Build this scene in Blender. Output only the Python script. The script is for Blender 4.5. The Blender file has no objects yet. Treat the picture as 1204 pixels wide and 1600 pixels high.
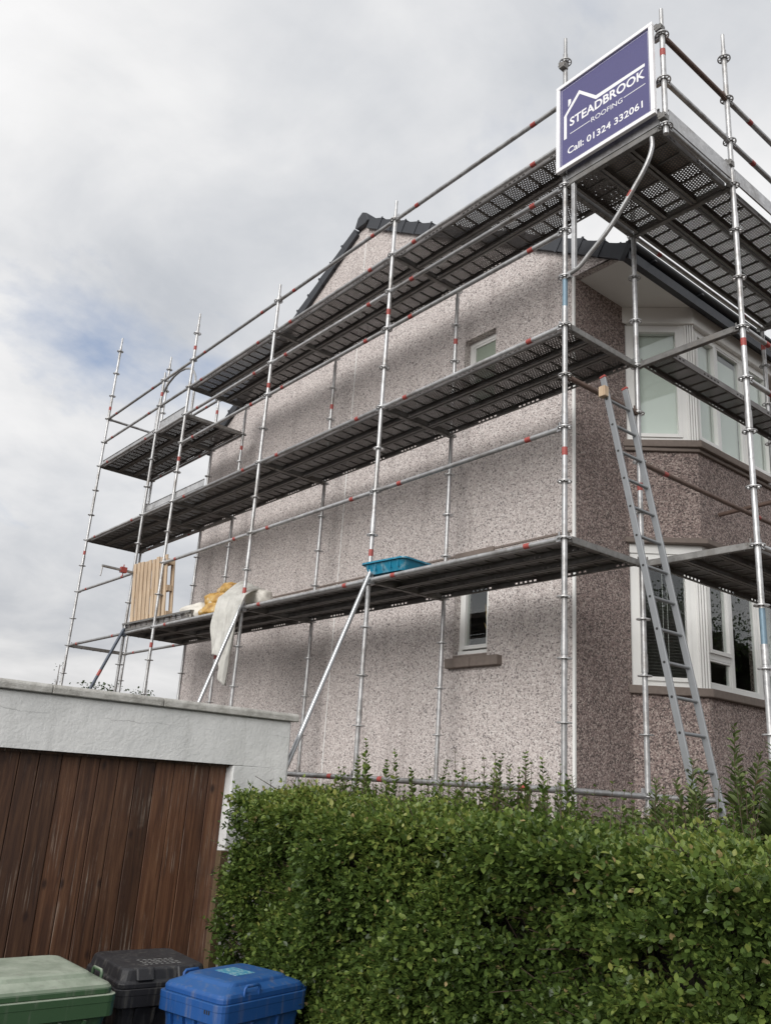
import bpy, bmesh, math, random
import numpy as np
from mathutils import Vector, Matrix
random.seed(7); rng = np.random.default_rng(7)
S = bpy.context.scene
COL = S.collection
R = math.radians

# ------------------------------------------------------------------ camera
cd = bpy.data.cameras.new('camera'); cam = bpy.data.objects.new('camera', cd); COL.objects.link(cam); S.camera = cam
RT = Vector((0.76792, -0.63722, 0.06516)); UP = Vector((-0.24197, -0.19439, 0.95061)); FW = Vector((0.59309, 0.74576, 0.30346))
m = Matrix((RT, UP, -FW)).transposed().to_4x4(); m.translation = Vector((-5.4277, -4.4158, 1.65)); cam.matrix_world = m
cd.sensor_fit = 'VERTICAL'; cd.sensor_height = 36.0; cd.sensor_width = 36.0 * .7525
cd.lens = 1339.67 / 1600 * 36.0; cd.clip_start = .05; cd.clip_end = 3000

# ------------------------------------------------------------------ node helper
class N:
    def __init__(s, tree): s.t = tree; s.n = tree.nodes; s.l = tree.links
    def new(s, typ, **kw):
        n = s.n.new(typ)
        for k, v in kw.items(): setattr(n, k, v)
        return n
    def put(s, sock, v):
        if v is None: return
        if hasattr(v, 'is_linked') or isinstance(v, bpy.types.NodeSocket): s.l.new(v, sock)
        else:
            if isinstance(v, (tuple, list)) and len(v) == 3 and sock.type == 'RGBA': v = (*v, 1)
            sock.default_value = v
    def math(s, op, a, b=None, c=None):
        n = s.new('ShaderNodeMath', operation=op); s.put(n.inputs[0], a)
        if b is not None: s.put(n.inputs[1], b)
        if c is not None: s.put(n.inputs[2], c)
        return n.outputs[0]
    def vmath(s, op, a, b=None):
        n = s.new('ShaderNodeVectorMath', operation=op); s.put(n.inputs[0], a)
        if b is not None: s.put(n.inputs[1], b)
        return n.outputs[0]
    def sep(s, v):
        n = s.new('ShaderNodeSeparateXYZ'); s.put(n.inputs[0], v); return n.outputs
    def comb(s, x, y, z):
        n = s.new('ShaderNodeCombineXYZ'); s.put(n.inputs[0], x); s.put(n.inputs[1], y); s.put(n.inputs[2], z); return n.outputs[0]
    def noise(s, vec, scale, detail=4, rough=.5, dist=0.0):
        n = s.new('ShaderNodeTexNoise'); s.put(n.inputs['Vector'], vec); s.put(n.inputs['Scale'], scale)
        s.put(n.inputs['Detail'], detail); s.put(n.inputs['Roughness'], rough); s.put(n.inputs['Distortion'], dist)
        return n.outputs['Fac']
    def voro(s, vec, scale, feature='F1'):
        n = s.new('ShaderNodeTexVoronoi', feature=feature); s.put(n.inputs['Vector'], vec); s.put(n.inputs['Scale'], scale)
        return n.outputs
    def ramp(s, fac, stops, interp='LINEAR'):
        n = s.new('ShaderNodeValToRGB'); cr = n.color_ramp; cr.interpolation = interp
        while len(cr.elements) < len(stops): cr.elements.new(.5)
        for e, (p, c) in zip(cr.elements, stops):
            e.position = p
            if not isinstance(c, (tuple, list)): c = (c, c, c)
            e.color = (*c, 1) if len(c) == 3 else c
        s.put(n.inputs[0], fac); return n.outputs[0]
    def mix(s, fac, a, b, blend='MIX'):
        n = s.new('ShaderNodeMix', data_type='RGBA', blend_type=blend); s.put(n.inputs[0], fac); s.put(n.inputs[6], a); s.put(n.inputs[7], b)
        return n.outputs[2]
    def bump(s, h, strength=.4, dist=.01):
        n = s.new('ShaderNodeBump'); s.put(n.inputs['Strength'], strength); s.put(n.inputs['Distance'], dist); s.put(n.inputs['Height'], h)
        return n.outputs[0]
    def obj(s): return s.new('ShaderNodeTexCoord').outputs['Object']
    def pos(s): return s.new('ShaderNodeNewGeometry').outputs['Position']
    def rnd(s): return s.new('ShaderNodeObjectInfo').outputs['Random']

# ------------------------------------------------------------------ world, sun, exposure
SUN_DIR = Vector((-.84, -.31, .44)).normalized()           # towards the sun (veiled by cloud)
W = bpy.data.worlds.new('World'); S.world = W; W.use_nodes = True
w = N(W.node_tree); w.n.clear()
sky = w.new('ShaderNodeTexSky', sky_type='NISHITA'); sky.sun_disc = False
sky.sun_elevation = math.asin(SUN_DIR.z); sky.sun_rotation = math.atan2(SUN_DIR.x, SUN_DIR.y)
d = w.new('ShaderNodeTexCoord').outputs['Generated']
sx, sy, sz = w.sep(d)
den = w.math('ADD', w.math('MAXIMUM', sz, 0.0), .22)
pv = w.comb(w.math('DIVIDE', sx, den), w.math('DIVIDE', sy, den), 0.0)
pv = w.vmath('ADD', pv, (3.20, 2.15, 0.0))
n1 = w.noise(pv, 1.1, 8, .52, .4)
n2 = w.noise(w.vmath('ADD', pv, (7.1, 3.3, 0)), 3.4, 8, .58, .5)
cl = w.math('ADD', w.math('MULTIPLY', n1, .77), w.math('MULTIPLY', n2, .23))
cloud = w.ramp(cl, [(.36, (4.4, 4.6, 4.95)), (.46, (5.7, 5.8, 6.0)), (.55, (6.9, 6.9, 6.95)), (.66, (8.0, 7.95, 7.95))])
hole = w.noise(w.vmath('ADD', pv, (2.4248, 3.7987, 2.0)), 1.0, 8, .55, .4)
gap = w.ramp(hole, [(.595, 0.0), (.70, .9)])
low = w.ramp(sz, [(0.0, .74), (.10, .84), (.26, 1.0), (1.0, 1.0)])
cloud = w.mix(1.0, cloud, low, 'MULTIPLY')
skyc = w.mix(gap, cloud, w.mix(.5, sky.outputs[0], (3.6, 4.3, 5.9)))
bg = w.new('ShaderNodeBackground'); w.l.new(skyc, bg.inputs[0]); bg.inputs[1].default_value = .064
w.l.new(bg.outputs[0], w.new('ShaderNodeOutputWorld').inputs[0])
sd = bpy.data.lights.new('sun', 'SUN'); sd.energy = 1.5; sd.angle = R(46); sd.color = (1, .975, .94)
sun = bpy.data.objects.new('sun', sd); COL.objects.link(sun); sun.rotation_euler = SUN_DIR.to_track_quat('Z', 'Y').to_euler(); sun.location = (-20, -10, 30)
S.view_settings.view_transform = 'Standard'; S.view_settings.look = 'None'; S.view_settings.gamma = 1.0
S.view_settings.exposure = .98; S.view_settings.use_curve_mapping = False

# ------------------------------------------------------------------ materials
MATS = {}
def material(name):
    mt = bpy.data.materials.new(name); mt.use_nodes = True; nd = N(mt.node_tree)
    b = mt.node_tree.nodes['Principled BSDF']; MATS[name] = mt
    return mt, nd, b
def setp(nd, b, base=None, rough=None, metal=None, normal=None, spec=None):
    nd.put(b.inputs['Base Color'], base); nd.put(b.inputs['Roughness'], rough); nd.put(b.inputs['Metallic'], metal)
    if normal is not None: nd.put(b.inputs['Normal'], normal)
    if spec is not None: b.inputs['Specular IOR Level'].default_value = spec
def plain(name, col, rough=.5, metal=0.0, var=.12, vscale=12, bump=.08, bscale=180, spec=None):
    mt, nd, b = material(name); p = nd.obj()
    n = nd.noise(p, vscale, 5, .6)
    k = nd.math('ADD', 1 - var, nd.math('MULTIPLY', n, 2 * var))
    c = nd.mix(1.0, (*col, 1), nd.comb(k, k, k), 'MULTIPLY')
    rr = nd.math('ADD', rough - .08, nd.math('MULTIPLY', nd.noise(p, vscale * 2.3, 3), .16))
    nm = nd.bump(nd.noise(p, bscale, 3), bump, .004) if bump else None
    setp(nd, b, c, rr, metal, nm, spec); return mt

def galv(name, lo, hi, metal, rough):
    mt, nd, b = material(name); p = nd.obj()
    v = nd.voro(p, 28)[1]; vs = nd.sep(v)[0]
    n = nd.noise(p, 6, 6, .65)
    f = nd.math('ADD', nd.math('MULTIPLY', vs, .25), nd.math('MULTIPLY', n, .75))
    c = nd.ramp(f, [(.25, lo), (.7, hi)])
    tn = nd.math('ADD', .78, nd.math('MULTIPLY', nd.rnd(), .42)); c = nd.mix(1.0, c, nd.comb(tn, tn, tn), 'MULTIPLY')
    dirt = nd.ramp(nd.noise(nd.pos(), 2.6, 8, .72), [(.50, 0.0), (.66, .7)])
    c = nd.mix(dirt, c, (.17, .15, .13))
    st = nd.ramp(nd.noise(p, 40, 4, .7), [(.66, 0.0), (.74, .6)])
    c = nd.mix(st, c, (.5, .49, .46))
    setp(nd, b, c, nd.math('ADD', rough, nd.math('MULTIPLY', n, .2)), metal, nd.bump(n, .1, .004)); return mt
galv('galvanised', (.33, .33, .335), (.52, .52, .52), .55, .3)
galv('galvanised_dull', (.15, .145, .14), (.26, .255, .245), .4, .45)
plain('bright_tube', (.48, .49, .50), .3, .8, .12, 9)
plain('aluminium', (.27, .28, .29), .45, .5, .1, 9)
plain('red_paint', (.34, .065, .055), .55, 0, .45, 40)
plain('blue_paint', (.17, .25, .31), .5, .3, .35, 30)
plain('slate_paint', (.075, .09, .115), .5, .2, .3, 18)
plain('rust_tube', (.16, .11, .09), .6, .35, .35, 14)
plain('upvc', (.78, .78, .76), .32, 0, .05, 6, .02)
plain('soffit_white', (.78, .77, .74), .5, 0, .04, 3, .02)
plain('gutter_black', (.018, .018, .02), .35, 0, .2, 10, .03)
plain('roof_tile', (.035, .038, .045), .6, 0, .25, 9, .25, 120)
plain('stone_sill', (.19, .155, .135), .85, 0, .25, 20, .35, 90)
plain('room_dark', (.05, .05, .05), .9, 0, .2, 5, 0)
plain('blind_pale', (.80, .84, .79), .8, 0, .04, 4, 0)
plain('blind_slat', (.10, .095, .09), .6, 0, .1, 9, 0)
plain('sign_frame', (.9, .89, .91), .3, 0, .04, 8, .02)
plain('sign_blue', (.085, .079, .20), .45, 0, .05, 3, .02)
plain('sign_white', (.85, .85, .86), .45, 0, .03, 3, 0)
mt, nd, b = material('tray_blue'); p = nd.obj()
c = nd.mix(nd.ramp(nd.noise(p, 11, 7, .7), [(.54, 0.0), (.7, .75)]), (.012, .20, .32, 1), (.30, .42, .46, 1)); setp(nd, b, c, .45, 0, nd.bump(nd.noise(p, 70, 4), .2, .004))
mt, nd, b = material('sheet_white'); p = nd.obj()
c = nd.ramp(nd.noise(p, 8, 6, .6), [(.35, (.66, .65, .61)), (.6, (.78, .77, .73))]); setp(nd, b, c, .5, 0, nd.bump(nd.noise(nd.vmath('MULTIPLY', p, (14, 14, 4)), 1.0, 6, .6), .5, .03))
tl = nd.new('ShaderNodeBsdfTranslucent'); nd.l.new(c, tl.inputs[0]); mx = nd.new('ShaderNodeMixShader'); mx.inputs[0].default_value = .35
nd.l.new(b.outputs[0], mx.inputs[1]); nd.l.new(tl.outputs[0], mx.inputs[2]); nd.l.new(mx.outputs[0], nd.n['Material Output'].inputs[0])
mt, nd, b = material('sack_yellow'); p = nd.obj()
c = nd.ramp(nd.noise(p, 7, 5, .65), [(.34, (.30, .16, .05)), (.46, (.50, .29, .07)), (.56, (.55, .38, .15)), (.63, (.68, .62, .52))])
setp(nd, b, c, .4, 0, nd.bump(nd.noise(p, 16, 6, .65), .6, .03))
plain('sack_white', (.66, .63, .57), .5, 0, .2, 12, .3, 50)
plain('twig', (.075, .052, .035), .85, 0, .3, 20, .2)
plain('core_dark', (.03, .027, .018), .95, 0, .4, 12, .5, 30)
plain('asphalt', (.055, .055, .055), .9, 0, .3, 12, .4, 120)
plain('soil', (.07, .05, .035), .95, 0, .4, 6, .6, 40)
plain('petal', (.82, .82, .78), .6, 0, .05, 9, 0)
plain('rubber', (.02, .02, .02), .7, 0, .2, 9, .1)
mt, nd, b = material('sticker_teal'); p = nd.obj()
c = nd.ramp(nd.noise(nd.vmath('MULTIPLY', p, (30, 70, 1)), 1.0, 3, .6), [(.42, (.05, .25, .42)), (.52, (.12, .38, .50)), (.62, (.42, .55, .58))]); setp(nd, b, c, .4, 0)
plain('sticker_white', (.26, .26, .255), .5, 0, .1, 30, 0)

def bin_plastic(name, col, top_col, amt):
    mt, nd, b = material(name); p = nd.obj()
    n = nd.noise(p, 7, 6, .65)
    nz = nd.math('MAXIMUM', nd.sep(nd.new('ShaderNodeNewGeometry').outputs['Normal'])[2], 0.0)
    f = nd.math('MULTIPLY', nd.math('POWER', nz, 2.0), nd.ramp(n, [(.3, .55 * amt), (.65, amt)]))   # shifts to the paler tone on upward faces
    c = nd.mix(f, (*col, 1), (*top_col, 1))
    stv = nd.noise(nd.vmath('MULTIPLY', p, (26, 26, 2.2)), 1.0, 4, .6)
    c = nd.mix(nd.ramp(stv, [(.54, 0.0), (.72, .38)]), c, (.20, .19, .17))
    setp(nd, b, c, nd.math('ADD', .42, nd.math('MULTIPLY', n, .25)), 0, nd.bump(nd.noise(p, 230, 3), .12, .003))
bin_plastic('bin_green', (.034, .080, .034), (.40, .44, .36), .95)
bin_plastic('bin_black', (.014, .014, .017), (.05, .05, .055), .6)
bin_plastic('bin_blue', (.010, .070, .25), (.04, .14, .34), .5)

def dash(name, stones, big, amp):
    mt, nd, b = material(name); p = nd.pos()
    v = nd.voro(p, 66); r = nd.sep(v[1])[0]
    v2 = nd.voro(nd.vmath('ADD', p, (3, 5, 7)), 125); r2 = nd.sep(v2[1])[1]
    c = nd.ramp(r, stones, 'CONSTANT')
    c2 = nd.ramp(r2, stones, 'CONSTANT')
    c = nd.mix(.30, c, c2)
    g = nd.math('ADD', 1 - amp, nd.math('MULTIPLY', nd.noise(p, big, 6, .6), 2 * amp))
    c = nd.mix(1.0, c, nd.comb(g, g, g), 'MULTIPLY')
    st = nd.noise(nd.vmath('MULTIPLY', p, (5.5, 5.5, .5)), 1.0, 5, .6)
    c = nd.mix(nd.ramp(st, [(.55, 0.0), (.8, .35)]), c, (.16, .13, .12))
    h = nd.math('ADD', nd.math('MULTIPLY', v[0], -1.0), nd.math('MULTIPLY', v2[0], -.5))
    setp(nd, b, c, .85, 0, nd.bump(h, .6, .012))
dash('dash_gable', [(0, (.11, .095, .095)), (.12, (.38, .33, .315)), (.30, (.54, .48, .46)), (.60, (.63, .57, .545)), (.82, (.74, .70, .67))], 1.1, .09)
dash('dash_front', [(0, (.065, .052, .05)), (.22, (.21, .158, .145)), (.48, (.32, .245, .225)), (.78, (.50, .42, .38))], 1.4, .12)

mt, nd, b = material('garage_white'); p = nd.pos()
n = nd.noise(p, 2.3, 7, .65); px_, py_, pz_ = nd.sep(p)
c = nd.ramp(n, [(.3, (.60, .605, .595)), (.55, (.72, .72, .71)), (.75, (.77, .77, .755))])
def crack(z0, amp, sc, width, lo):
    wob = nd.math('MULTIPLY', nd.math('SUBTRACT', nd.noise(nd.comb(px_, 0.0, 0.0), sc, 6, .7), .5), amp)
    dd = nd.math('ABSOLUTE', nd.math('SUBTRACT', pz_, nd.math('ADD', z0, wob)))
    a = nd.math('LESS_THAN', dd, width)
    return nd.math('MULTIPLY', a, nd.ramp(nd.noise(nd.vmath('ADD', p, (z0 * 9, 0, 0)), 1.6, 3), [(lo, 0.0), (lo + .12, 1.0)]))
ck = nd.math('MAXIMUM', crack(2.005, .12, 3.2, .0026, .46), crack(1.905, .20, 4.1, .0016, .54))
c = nd.mix(nd.math('MULTIPLY', ck, .5), c, (.16, .16, .155))
stn = nd.noise(nd.vmath('MULTIPLY', p, (7, 7, .8)), 1.0, 5, .65)
c = nd.mix(nd.ramp(stn, [(.54, 0.0), (.8, .4)]), c, (.33, .33, .31))
hh = nd.math('ADD', nd.noise(p, 9, 8, .6), nd.math('MULTIPLY', nd.noise(p, 55, 4, .6), .45))
hh = nd.math('SUBTRACT', hh, ck)
setp(nd, b, c, .8, 0, nd.bump(hh, .32, .03))

mt, nd, b = material('coping'); p = nd.pos()
c = nd.ramp(nd.noise(p, 7, 7, .7), [(.3, (.24, .23, .21)), (.5, (.42, .41, .38)), (.7, (.58, .57, .54))])
setp(nd, b, c, .9, 0, nd.bump(nd.noise(p, 60, 6, .7), .6, .012))

mt, nd, b = material('garage_plank'); p = nd.pos(); r = nd.rnd()
pp = nd.vmath('ADD', nd.vmath('MULTIPLY', p, (26, 26, 1.3)), nd.comb(nd.math('MULTIPLY', r, 40), 0.0, nd.math('MULTIPLY', r, 17)))
g1 = nd.noise(pp, 1.0, 7, .65, .9); g2 = nd.noise(nd.vmath('MULTIPLY', pp, (3.1, 3.1, 1.4)), 1.0, 5, .6)
c = nd.ramp(g1, [(.28, (.032, .013, .007)), (.46, (.080, .033, .016)), (.62, (.130, .060, .030)), (.78, (.20, .115, .065))])
tint = nd.math('ADD', .6, nd.math('MULTIPLY', r, .75))
c = nd.mix(1.0, c, nd.comb(tint, tint, tint), 'MULTIPLY')
worn = nd.math('MULTIPLY', nd.ramp(g2, [(.56, 0.0), (.68, 1.0)]), nd.ramp(nd.noise(p, 2.6, 4, .6), [(.46, 0.0), (.62, .8)]))
c = nd.mix(worn, c, (.33, .27, .22))
blot = nd.ramp(nd.noise(nd.vmath('ADD', nd.vmath('MULTIPLY', p, (5, 5, 1.8)), nd.comb(nd.math('MULTIPLY', r, 23), 0.0, 0.0)), 1.0, 6, .65), [(.5, 0.0), (.7, .55)]); c = nd.mix(blot, c, (.035, .016, .011))
kn = nd.voro(nd.vmath('ADD', nd.vmath('MULTIPLY', p, (6.5, 6.5, 3.4)), nd.comb(nd.math('MULTIPLY', r, 9), 0.0, 0.0)), 1.0)[0]
c = nd.mix(nd.ramp(kn, [(.06, .9), (.17, 0.0)]), c, (.022, .008, .005))
setp(nd, b, c, .62, 0, nd.bump(nd.math('ADD', g1, nd.math('MULTIPLY', g2, .5)), .35, .006))

mt, nd, b = material('pale_timber'); p = nd.obj(); r = nd.rnd()
pp = nd.vmath('ADD', nd.vmath('MULTIPLY', p, (22, 22, 2)), nd.comb(nd.math('MULTIPLY', r, 30), 0.0, 0.0))
c = nd.ramp(nd.noise(pp, 1.0, 6, .6, .6), [(.3, (.36, .25, .16)), (.55, (.56, .43, .30)), (.75, (.68, .56, .42))])
setp(nd, b, c, .7, 0, nd.bump(nd.noise(pp, 2, 4), .2, .004))

mt, nd, b = material('post_timber'); p = nd.pos()
c = nd.ramp(nd.noise(nd.vmath('MULTIPLY', p, (24, 24, 2)), 1.0, 6, .6, .6), [(.3, (.06, .04, .02)), (.7, (.13, .085, .042))])
setp(nd, b, c, .8, 0, nd.bump(nd.noise(p, 60, 4), .3, .005))

# perforated steel decking: real see-through holes in the sheet
def deck_mat(name, flange, light=1.0):
    mt, nd, b = material(name); p = nd.obj(); x, y, z = nd.sep(p)
    n = nd.noise(nd.pos(), 5, 6, .65)
    c = nd.ramp(n, [(.3, (.13 * light, .12 * light, .115 * light)), (.55, (.20 * light, .19 * light, .185 * light)), (.75, (.28 * light, .27 * light, .265 * light))])
    rs = nd.ramp(nd.noise(nd.pos(), 1.6, 6, .7), [(.52, 0.0), (.7, .7)])
    c = nd.mix(rs, c, (.10, .075, .065))
    setp(nd, b, c, .55, .35, nd.bump(nd.noise(p, 90, 3), .1, .003))
    if flange:
        u = nd.math('MODULO', nd.math('ADD', x, 10.0), .062)
        a = nd.math('LESS_THAN', u, .034)
        g = nd.math('LESS_THAN', nd.math('MODULO', nd.math('ADD', x, 10.0), .62), .31)
        zz = nd.math('LESS_THAN', nd.math('ABSOLUTE', nd.math('ADD', z, .032)), .0095)
        hole = nd.math('MULTIPLY', nd.math('MULTIPLY', a, g), zz)
    else:
        pitx, pity, rad = .030, .026, .0070
        v = nd.math('DIVIDE', y, pity); row = nd.math('FLOOR', v)
        u = nd.math('ADD', nd.math('DIVIDE', x, pitx), nd.math('MULTIPLY', nd.math('MODULO', nd.math('ADD', row, 100.0), 2.0), .5))
        fu = nd.math('MULTIPLY', nd.math('SUBTRACT', nd.math('FRACT', u), .5), pitx)
        fv = nd.math('MULTIPLY', nd.math('SUBTRACT', nd.math('FRACT', v), .5), pity)
        dd = nd.math('ADD', nd.math('MULTIPLY', fu, fu), nd.math('MULTIPLY', fv, fv))
        hole = nd.math('LESS_THAN', dd, rad * rad)
        rib = nd.math('GREATER_THAN', nd.math('ABSOLUTE', nd.math('SUBTRACT', nd.math('FRACT', nd.math('DIVIDE', x, .186)), .5)), .41)
        hole = nd.math('MULTIPLY', hole, nd.math('SUBTRACT', 1.0, rib))
        hole = nd.math('MULTIPLY', hole, nd.math('LESS_THAN', nd.math('ABSOLUTE', y), .135))
    tr = nd.new('ShaderNodeBsdfTransparent'); mx = nd.new('ShaderNodeMixShader')
    nd.l.new(hole, mx.inputs[0]); nd.l.new(b.outputs[0], mx.inputs[1]); nd.l.new(tr.outputs[0], mx.inputs[2])
    nd.l.new(mx.outputs[0], nd.n['Material Output'].inputs[0])
deck_mat('deck_sheet', False); deck_mat('deck_flange', True); deck_mat('deck_light', False, 1.9)

def glass(name, tint, rough):
    mt, nd, b = material(name); nd.n.remove(b)
    tr = nd.new('ShaderNodeBsdfTransparent'); tr.inputs[0].default_value = (*tint, 1)
    gl = nd.new('ShaderNodeBsdfGlossy'); gl.inputs['Roughness'].default_value = rough
    gm_ = nd.new('ShaderNodeNewGeometry'); dp = nd.new('ShaderNodeVectorMath', operation='DOT_PRODUCT'); nd.l.new(gm_.outputs['Normal'], dp.inputs[0]); nd.l.new(gm_.outputs['Incoming'], dp.inputs[1])
    fres = nd.math('ADD', .085, nd.math('MULTIPLY', .9, nd.math('POWER', nd.math('SUBTRACT', 1.0, nd.math('ABSOLUTE', dp.outputs['Value'])), 5.0)))
    nd.l.new(nd.bump(nd.noise(nd.pos(), .9, 1), .008, .2), gl.inputs['Normal'])
    mx = nd.new('ShaderNodeMixShader'); nd.l.new(fres, mx.inputs[0]); nd.l.new(tr.outputs[0], mx.inputs[1]); nd.l.new(gl.outputs[0], mx.inputs[2])
    nd.l.new(mx.outputs[0], nd.n['Material Output'].inputs[0])
glass('glass', (.94, .96, .95), .0)
plain('glass_frosted', (.30, .345, .285), .12, 0, .1, 30, .1, 120)

def leaf_mat(name, stops, rough, trans):
    mt, nd, b = material(name)
    at = nd.new('ShaderNodeAttribute', attribute_name='tone'); f = at.outputs['Fac']
    c = nd.ramp(f, stops)
    setp(nd, b, c, rough, 0); b.inputs['Specular IOR Level'].default_value = .45
    tl = nd.new('ShaderNodeBsdfTranslucent'); nd.l.new(nd.mix(.5, c, (.10, .17, .02)), tl.inputs[0])
    mx = nd.new('ShaderNodeMixShader'); mx.inputs[0].default_value = trans
    nd.l.new(b.outputs[0], mx.inputs[1]); nd.l.new(tl.outputs[0], mx.inputs[2]); nd.l.new(mx.outputs[0], nd.n['Material Output'].inputs[0])
leaf_mat('privet_leaf', [(0, (.042, .070, .018)), (.38, (.098, .155, .036)), (.7, (.19, .25, .056)), (.96, (.30, .31, .085)), (1, (.38, .29, .14))], .40, .28)
leaf_mat('weed_leaf', [(0, (.07, .10, .035)), (.6, (.13, .17, .06)), (.9, (.20, .21, .08)), (1, (.20, .11, .07))], .5, .25)
leaf_mat('tree_leaf', [(0, (.02, .045, .012)), (1, (.06, .10, .025))], .5, .2)

# ------------------------------------------------------------------ geometry helpers
class MB:
    def __init__(s): s.v = []; s.f = []; s.mi = []; s.sm = []
    def add(s, vs, fs, mi=0, smooth=False):
        o = len(s.v); s.v += [tuple(v) for v in vs]
        for f in fs: s.f.append(tuple(i + o for i in f)); s.mi.append(mi); s.sm.append(smooth)
    def box(s, c, d, mi=0, M=None):
        c = Vector(c); hx, hy, hz = d[0] / 2, d[1] / 2, d[2] / 2
        vs = [Vector((x, y, z)) for x in (-hx, hx) for y in (-hy, hy) for z in (-hz, hz)]
        if M is not None: vs = [M @ v for v in vs]
        s.add([v + c for v in vs], [(0, 1, 3, 2), (4, 6, 7, 5), (0, 4, 5, 1), (2, 3, 7, 6), (0, 2, 6, 4), (1, 5, 7, 3)], mi); return s
    def span(s, a, b, mi=0):
        return s.box([(a[i] + b[i]) / 2 for i in range(3)], [abs(b[i] - a[i]) for i in range(3)], mi)
    def beam(s, p0, p1, wd, ht, mi=0, up=(0, 0, 1)):
        p0, p1 = Vector(p0), Vector(p1); x = (p1 - p0); ln = x.length; x.normalize()
        y = Vector(up).cross(x); y.normalize(); z = x.cross(y)
        return s.box((p0 + p1) / 2, (ln, wd, ht), mi, Matrix((x, y, z)).transposed())
    def tube(s, pts, r, n=12, mi=0, cap=True):
        pts = [Vector(p) for p in pts]; rs = r if isinstance(r, (list, tuple)) else [r] * len(pts)
        rings = []; prev = None
        for i, p in enumerate(pts):
            t = (pts[min(i + 1, len(pts) - 1)] - pts[max(i - 1, 0)]).normalized()
            if prev is None:
                a = Vector((0, 0, 1)) if abs(t.z) < .9 else Vector((1, 0, 0))
                u = t.cross(a).normalized()
            else: u = (prev - t * prev.dot(t)).normalized()
            prev = u; v2 = t.cross(u)
            rings.append([p + (u * math.cos(2 * math.pi * k / n) + v2 * math.sin(2 * math.pi * k / n)) * rs[i] for k in range(n)])
        vs = [v for rg in rings for v in rg]; fs = []
        for i in range(len(pts) - 1):
            for k in range(n): fs.append((i * n + k, i * n + (k + 1) % n, (i + 1) * n + (k + 1) % n, (i + 1) * n + k))
        s.add(vs, fs, mi, True)
        if cap: s.add(rings[0], [tuple(range(n))[::-1]], mi); s.add(rings[-1], [tuple(range(n))], mi)
        return s
    def prism(s, poly, a, b, fn, mi=0):
        n = len(poly); vs = [fn(p, a) for p in poly] + [fn(p, b) for p in poly]
        fs = [tuple(range(n)), tuple(range(2 * n - 1, n - 1, -1))] + [(i, i + n, (i + 1) % n + n, (i + 1) % n) for i in range(n)]
        s.add(vs, fs, mi); return s
    def mesh(s, name, mats, bevel=0):
        me = bpy.data.meshes.new(name); me.from_pydata(s.v, [], s.f)
        for mt in (mats if isinstance(mats, (list, tuple)) else [mats]): me.materials.append(MATS[mt])
        me.polygons.foreach_set('material_index', s.mi); me.polygons.foreach_set('use_smooth', s.sm)
        bm = bmesh.new(); bm.from_mesh(me)
        if bevel:
            bmesh.ops.remove_doubles(bm, verts=bm.verts, dist=1e-5)
            bmesh.ops.bevel(bm, geom=[e for e in bm.edges if len(e.link_faces) == 2 and e.calc_face_angle(0) > .6], offset=bevel, segments=1, affect='EDGES', clamp_overlap=True)
        bmesh.ops.recalc_face_normals(bm, faces=bm.faces)
        bm.to_mesh(me); bm.free(); me.update(); return me
def link(name, me, parent=None, M=None):
    o = bpy.data.objects.new(name, me); COL.objects.link(o)
    if parent is not None: o.parent = parent
    if M is not None: o.matrix_local = M
    return o
def part(name, mb, mats, parent=None, M=None, bevel=0): return link(name, mb.mesh(name, mats, bevel), parent, M)
def tag(o, label, cat, group=None):
    o['label'] = label; o['category'] = cat
    if group: o['group'] = group
    return o
def thing(name, label, cat, loc=(0, 0, 0), rz=0, group=None):
    o = bpy.data.objects.new(name, None); COL.objects.link(o); o.location = loc; o.rotation_euler = (0, 0, rz); o.empty_display_size = .2
    return tag(o, label, cat, group)
def structure(name, mb, mats):
    o = part(name, mb, mats); o['kind'] = 'structure'; return o
def T(x, y, z): return Matrix.Translation((x, y, z))
def inv(parent): return parent.matrix_basis.inverted() if parent else Matrix()

Z0 = 3.7067                # first lift
L = 2.609; WD = 1.09       # bay length, width
YP3 = 3 * L; YP4 = YP3 + 1.098; YQ = YP4 + 2.49
XW, YW, YB = 1.40, 1.01, 9.55     # gable wall plane, front wall plane, back wall plane
GZ = 1.44                  # garden level round the house
DZ = -.535                 # driveway level
def K(k): return Z0 + .5 * k

# ------------------------------------------------------------------ ground
structure('ground', MB().span((-400, -400, DZ - .4), (400, 400, DZ - .02)), 'soil')
structure('driveway', MB().span((-8.5, -9, DZ - .012), (-1.3, 2.29, DZ)), 'asphalt')
g = MB(); g.span((-1.0, -9, DZ - .01), (40, 40, GZ)); structure('garden_ground', g, 'soil')
structure('back_ground', MB().span((-40, 9, DZ - .008), (-1.004, 40, GZ - .3)), 'soil')

# ------------------------------------------------------------------ house
house = thing('house', 'two storey pebbledashed house with steep gable, bay windows and dark tiled roof', 'house', (XW, YW, GZ))
HI = T(-XW, -YW, -GZ)
def hp(name, mb, mats, parent=None, bevel=0): return part(name, mb, mats, parent or house, HI if parent is None else None, bevel)
APY, APZ = 5.20, 10.20; SL = (APZ - 7.30) / (APY - .40)
def roofz(y): return APZ - SL * abs(y - APY)
WY0, WY1 = 2.215, 2.76
LZ0, LZ1, UZ0, UZ1 = 3.12, 4.10, 6.22, 7.165
def gx(p, x): return (x, p[0], p[1])
gw = MB()
TH = .28
gw.prism([(YW, GZ - .2), (WY0, GZ - .2), (WY0, roofz(WY0)), (YW, roofz(YW))], XW, XW + TH, gx)
gw.prism([(WY0, GZ - .2), (WY1, GZ - .2), (WY1, LZ0), (WY0, LZ0)], XW, XW + TH, gx)
gw.prism([(WY0, LZ1), (WY1, LZ1), (WY1, UZ0), (WY0, UZ0)], XW, XW + TH, gx)
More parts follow.
